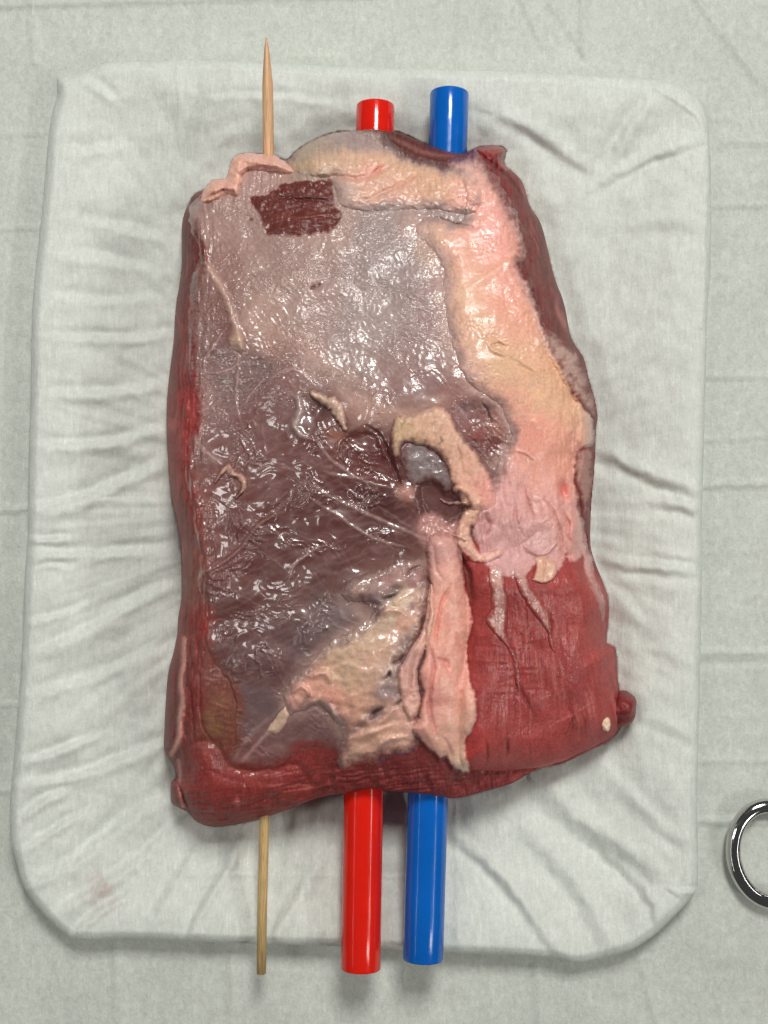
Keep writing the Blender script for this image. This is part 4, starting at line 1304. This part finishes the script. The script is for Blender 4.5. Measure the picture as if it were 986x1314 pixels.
roll("fat_ribbon", [(584, 628), (596, 628), (608, 636), (612, 648), (606, 660), (597, 672), (595, 688), (600, 702), (611, 713), (624, 716), (640, 710)], 9.5, 1.9, (208, 162, 140), c2=(214, 168, 152), wet=.6)
roll("fat_ridge", [(402, 505), (414, 513), (428, 519), (436, 532), (443, 549)], 8.5, 1.8, (186, 154, 136), wet=.9)
roll("fat_curl", [(276, 618), (284, 607), (293, 598), (297, 607), (307, 611), (313, 619), (311, 629), (303, 638)], 4.8, 1.2, (170, 130, 116), wet=.6)
roll("fat_thread", [(566, 641), (575, 646), (588, 645), (598, 645)], 2.4, 1.0, (196, 158, 140))
roll("fat_thread", [(582, 687), (590, 689), (598, 693)], 1.8, 1.0, (214, 172, 154))

# tendon tongues on the red lobe
for pts, c in [([(628, 728), (646, 730), (649, 755), (651, 785), (652, 817), (661, 838), (667, 862), (669, 882), (665, 888), (661, 862), (656, 838), (647, 824), (634, 813), (623, 795), (631, 784), (630, 758)], (188, 144, 134)),
               ([(661, 730), (678, 738), (681, 755), (699, 776), (706, 796), (709, 818), (713, 838), (707, 828), (703, 811), (690, 794), (674, 770), (666, 756)], (184, 138, 128))]:
    sd = poly_mask(pts, warp=.45)
    H = layer(HH, sd, .9, 5) + .15 * GRAIN
    C = np.empty(X.shape + (3,), F32)
    C[:] = alb(c)
    C *= (1 + .08 * GRAIN + .05 * FINE)[..., None]
    C += (.35 * sst(5, 1, sd))[..., None] * (alb((160, 90, 82)).astype(F32) - C)
    part("tendon_strip", sd, -2, H, M_TENDON, C, ONE * .8, blend=9)
sd = poly_mask([(686, 716), (700, 714), (713, 720), (717, 731), (709, 745), (693, 748), (683, 744), (688, 730)], warp=.5)
C = np.empty(X.shape + (3,), F32)
C[:] = alb((200, 158, 136))
C *= (1 + .08 * GRAIN)[..., None]
H = layer(HH, sd, .9, 5)
line(C, H, [(698, 714), (699, 730), (697, 746)], 1.5, (176, 136, 116), .6, -.6)
part("fat_tab", sd, -2, H, M_FAT, C, ONE * .5, blend=3)

# ---- pink flap rolled over at the top left corner
sd = poly_mask([(259, 257), (262, 246), (270, 234), (280, 231), (291, 228), (294, 214), (299, 203), (312, 198), (338, 198.5), (353, 201), (368, 210), (376, 220),
                (358, 220), (338, 218), (318, 217), (310, 224), (309, 236), (304, 250), (286, 245), (280, 254), (262, 260)], warp=.5)
H = layer(HH, sd, 3.2, 11, .7)
H = np.maximum(H, np.where(sd > -.5, 32.5 + 6 * np.sqrt(1 - (1 - np.clip(sd / 13, 0, 1)) ** 2), 0)) + sst(0, 8, sd) * .7 * fbm(X / 14, Y / 12, 83, 3)
C = idw([(270, 248, (208, 158, 138)), (300, 225, (216, 166, 148)), (330, 206, (216, 168, 152)), (360, 210, (214, 166, 150)), (300, 240, (206, 156, 142)), (335, 216, (190, 138, 126))], X, Y, 3, 8)
C *= (1 + .05 * GRAIN + .04 * FINE)[..., None]
line(C, H, [(262, 256), (275, 250), (286, 243), (300, 246)], 1.8, (140, 84, 76), .7, -1.0)
line(C, H, [(312, 217), (335, 214), (360, 218)], 2, (168, 112, 102), .6, -.6)
part("rolled_flap", sd, -2, H, M_FAT, C, ONE * .35)

# ---- dark meat rim and torn corner at the top right; small lump and nodule at the lower right corner
sd = G.sdf(catmull([(612, 192), (625, 187), (638, 188), (649, 194), (647, 210), (652, 218), (640, 216), (628, 204)], True, 4.0), 20)
H = layer(HH, sd, 2.2, 6)
C = np.empty(X.shape + (3,), F32)
C[:] = alb((132, 38, 38))
C *= (1 + .14 * GRAIN)[..., None]
part("muscle_tag", sd, -1.2, H, M_MUSCLE, C, ONE * .6)


flush_parts()


def lump(name, x, y, z, rx, ry, rz, c, mat, seed, wet=.7, rot=0.0):
    n, m = 30, 20
    co = []
    col = []
    ctr = P(x, y, z * MM)
    for j in range(m + 1):
        ph = math.pi * j / m
        for i in range(n):
            th = 2 * math.pi * i / n
            v = np.array([math.sin(ph) * math.cos(th), math.sin(ph) * math.sin(th), math.cos(ph)])
            k = 1 + .22 * float(pn(np.array([v[0] * 1.4 + v[2]]), np.array([v[1] * 1.4]), seed)[0])
            q = v * k * np.array([rx, ry, rz]) * MM
            q = np.array([q[0] * math.cos(rot) - q[1] * math.sin(rot), q[0] * math.sin(rot) + q[1] * math.cos(rot), q[2]])
            co.append(ctr + q)
            col.append(alb(c) * (1 + .1 * float(pn(np.array([v[0] * 4]), np.array([v[1] * 4 + v[2]]), seed + 1)[0])))
    q = []
    for j in range(m):
        for i in range(n):
            k = (i + 1) % n
            q.append((j * n + i, (j + 1) * n + i, (j + 1) * n + k, j * n + k))
    o = mesh_obj(name, np.array(co), q, mat, beef, {"Col": np.array(col), "Wet": np.full(len(co), wet)})
    o.location = beef_inv
    return o


lump("muscle_lump", 792, 908, 15, 5.2, 5.2, 9.0, (112, 34, 35), M_MUSCLE, 5, .4, .4)
zn = float(HH[int((928 - 160) / 1.25), int((777 - 204) / 1.25)])
lump("fat_nodule", 777, 928, zn - .2, 1.35, 2.0, 1.3, (224, 190, 162), M_FAT, 9, .5, .2)

# ------------------------------------------------------------------ straws and skewer
def straw(name, label, a, b, za, zb, r, mat):
    p0 = P(a[0], a[1], za * MM)
    p1 = P(b[0], b[1], zb * MM)
    n, seg = 12, 48
    d = p1 - p0
    L = np.linalg.norm(d)
    d = d / L
    ax = np.cross(d, (0, 0, 1.0))
    ax /= np.linalg.norm(ax)
    bx = np.cross(ax, d)
    prof = [(0.0, r - .45), (0.0002, r - .12), (0.0, r - .12), (-0.0, r - .06)]
    rings = []
    ts = [0.0, 0.0003] + list(np.linspace(.01, L - .01, 10)) + [L - .0003, L]
    rr = [r - .12, r] + [r] * 10 + [r, r - .12]
    for t, q in zip(ts, rr):
        rings.append((t, q))
    for t, q in zip([L, L - .02, L / 2, .02, 0.0], [r - .5] * 5):
        rings.append((t, q))
    rings.append(rings[0])
    th = np.linspace(0, 2 * math.pi, seg, endpoint=False)
    co = np.concatenate([p0 + d * t + q * MM * (np.cos(th)[:, None] * ax + np.sin(th)[:, None] * bx) for t, q in rings[:-1]])
    m = len(rings) - 1
    q = []
    for k in range(m):
        k2 = (k + 1) % m
        for i in range(seg):
            j = (i + 1) % seg
            q.append((k * seg + i, k2 * seg + i, k2 * seg + j, k * seg + j))
    o = mesh_obj(name, co, q, mat)
    return tag(o, label, "straw")


straw("drinking_straw", "wide red plastic straw running lengthwise through the meat", (463, 1243), (482, 136), 21.9, 21.9, 5.4, M_RED)
straw("drinking_straw", "wide blue plastic straw running lengthwise through the meat", (543, 1231), (577, 120), 21.9, 21.9, 5.5, M_BLUE)
sk = [(335.5, 1249, 19), (337, 1150, 20.5), (339.5, 1050, 22), (342, 700, 28), (344, 400, 31), (344.8, 200, 32.5), (343.7, 110, 33.2), (343, 85, 33.4), (342.4, 62, 33.6), (342, 48, 33.8)]
skewer = tube("wooden_skewer", [P(x, y, z * MM) for x, y, z in sk], [v * MM for v in (1.30, 1.32, 1.36, 1.42, 1.46, 1.50, 1.50, 1.08, .62, .16)], M_WOOD, None, 20)
tag(skewer, "thin pointed wooden skewer passing through the left side of the meat", "skewer")

# ------------------------------------------------------------------ scissors at the right edge
sc = empty("surgical_scissors", tuple(P(1000, 1095, 0)))
tag(sc, "polished steel scissors whose finger ring shows at the right edge", "scissors")
sinv = -Vector(sc.location)


def ring(cx, cy, rx, ry, rot, name):
    c = P(cx, cy, 8.6 * MM)
    n, m = 72, 20
    co = []
    for i in range(n):
        th = 2 * math.pi * i / n
        ex, ey = rx * math.cos(th), ry * math.sin(th)
        nx_, ny_ = math.cos(th) / rx, math.sin(th) / ry
        l = math.hypot(nx_, ny_)
        nx_, ny_ = nx_ / l, ny_ / l
        for j in range(m):
            f = 2 * math.pi * j / m
            # D-shaped section: flat inner bevel, round outside
            u = 2.4 * math.cos(f)
            v = 2.1 * math.sin(f)
            if u < 0:
                u *= 0.75
            x = ex + nx_ * u
            y = ey + ny_ * u
            xr = x * math.cos(rot) - y * math.sin(rot)
            yr = x * math.sin(rot) + y * math.cos(rot)
            co.append(c + np.array([xr, yr, v]) * MM)
    q = []
    for i in range(n):
        i2 = (i + 1) % n
        for j in range(m):
            j2 = (j + 1) % m
            q.append((i * m + j, i2 * m + j, i2 * m + j2, i * m + j2))
    o = mesh_obj(name, np.array(co), q, M_STEEL, sc)
    o.location = sinv
    return c


c1 = ring(990, 1096, 10.4, 13.2, 0.16, "finger_ring")
c2 = c1 + np.array([.030, .036, 0])
for k, (c, dz) in enumerate(((c1, 0.0), (c2, .0006))):
    sgn = 1 if k == 0 else -1
    if k == 1:
        pc = c2
        # second ring beyond the frame
        n_before = len(bpy.data.objects)
        src = [o for o in sc.children if o.name.startswith("finger_ring")][0]
        r2 = src.copy()
        COL.objects.link(r2)
        r2.parent = sc
        r2.location = sinv + Vector((.030, .036, 0))
    tip = c1 + np.array([.150, .035 - .006 * sgn, 0])
    piv = c1 + np.array([.085, .028, 0])
    st_ = c + np.array([.0125, .003 * sgn, 0])
    mid = st_ * .5 + piv * .5 + np.array([0, -.006 * sgn, 0])
    o = tube("shank", [st_ + (0, 0, dz), mid + (0, 0, dz), piv + (0, 0, dz)], [.0022, .0024, .0032], M_STEEL, sc, 16, True, .7)
    o.location = sinv
    o = tube("blade", [piv + (0, 0, dz), piv * .6 + tip * .4 + (0, 0, dz), tip + (0, 0, dz)], [.0034, .003, .0006], M_STEEL, sc, 16, True, .45)
    o.location = sinv
o = tube("pivot_screw", [piv + (-.0001, 0, .0015), piv + (0.00005, 0, .0030), piv + (.0001, 0, .0036)], [.0024, .0024, .0020], M_STEEL, sc, 20)
o.location = sinv
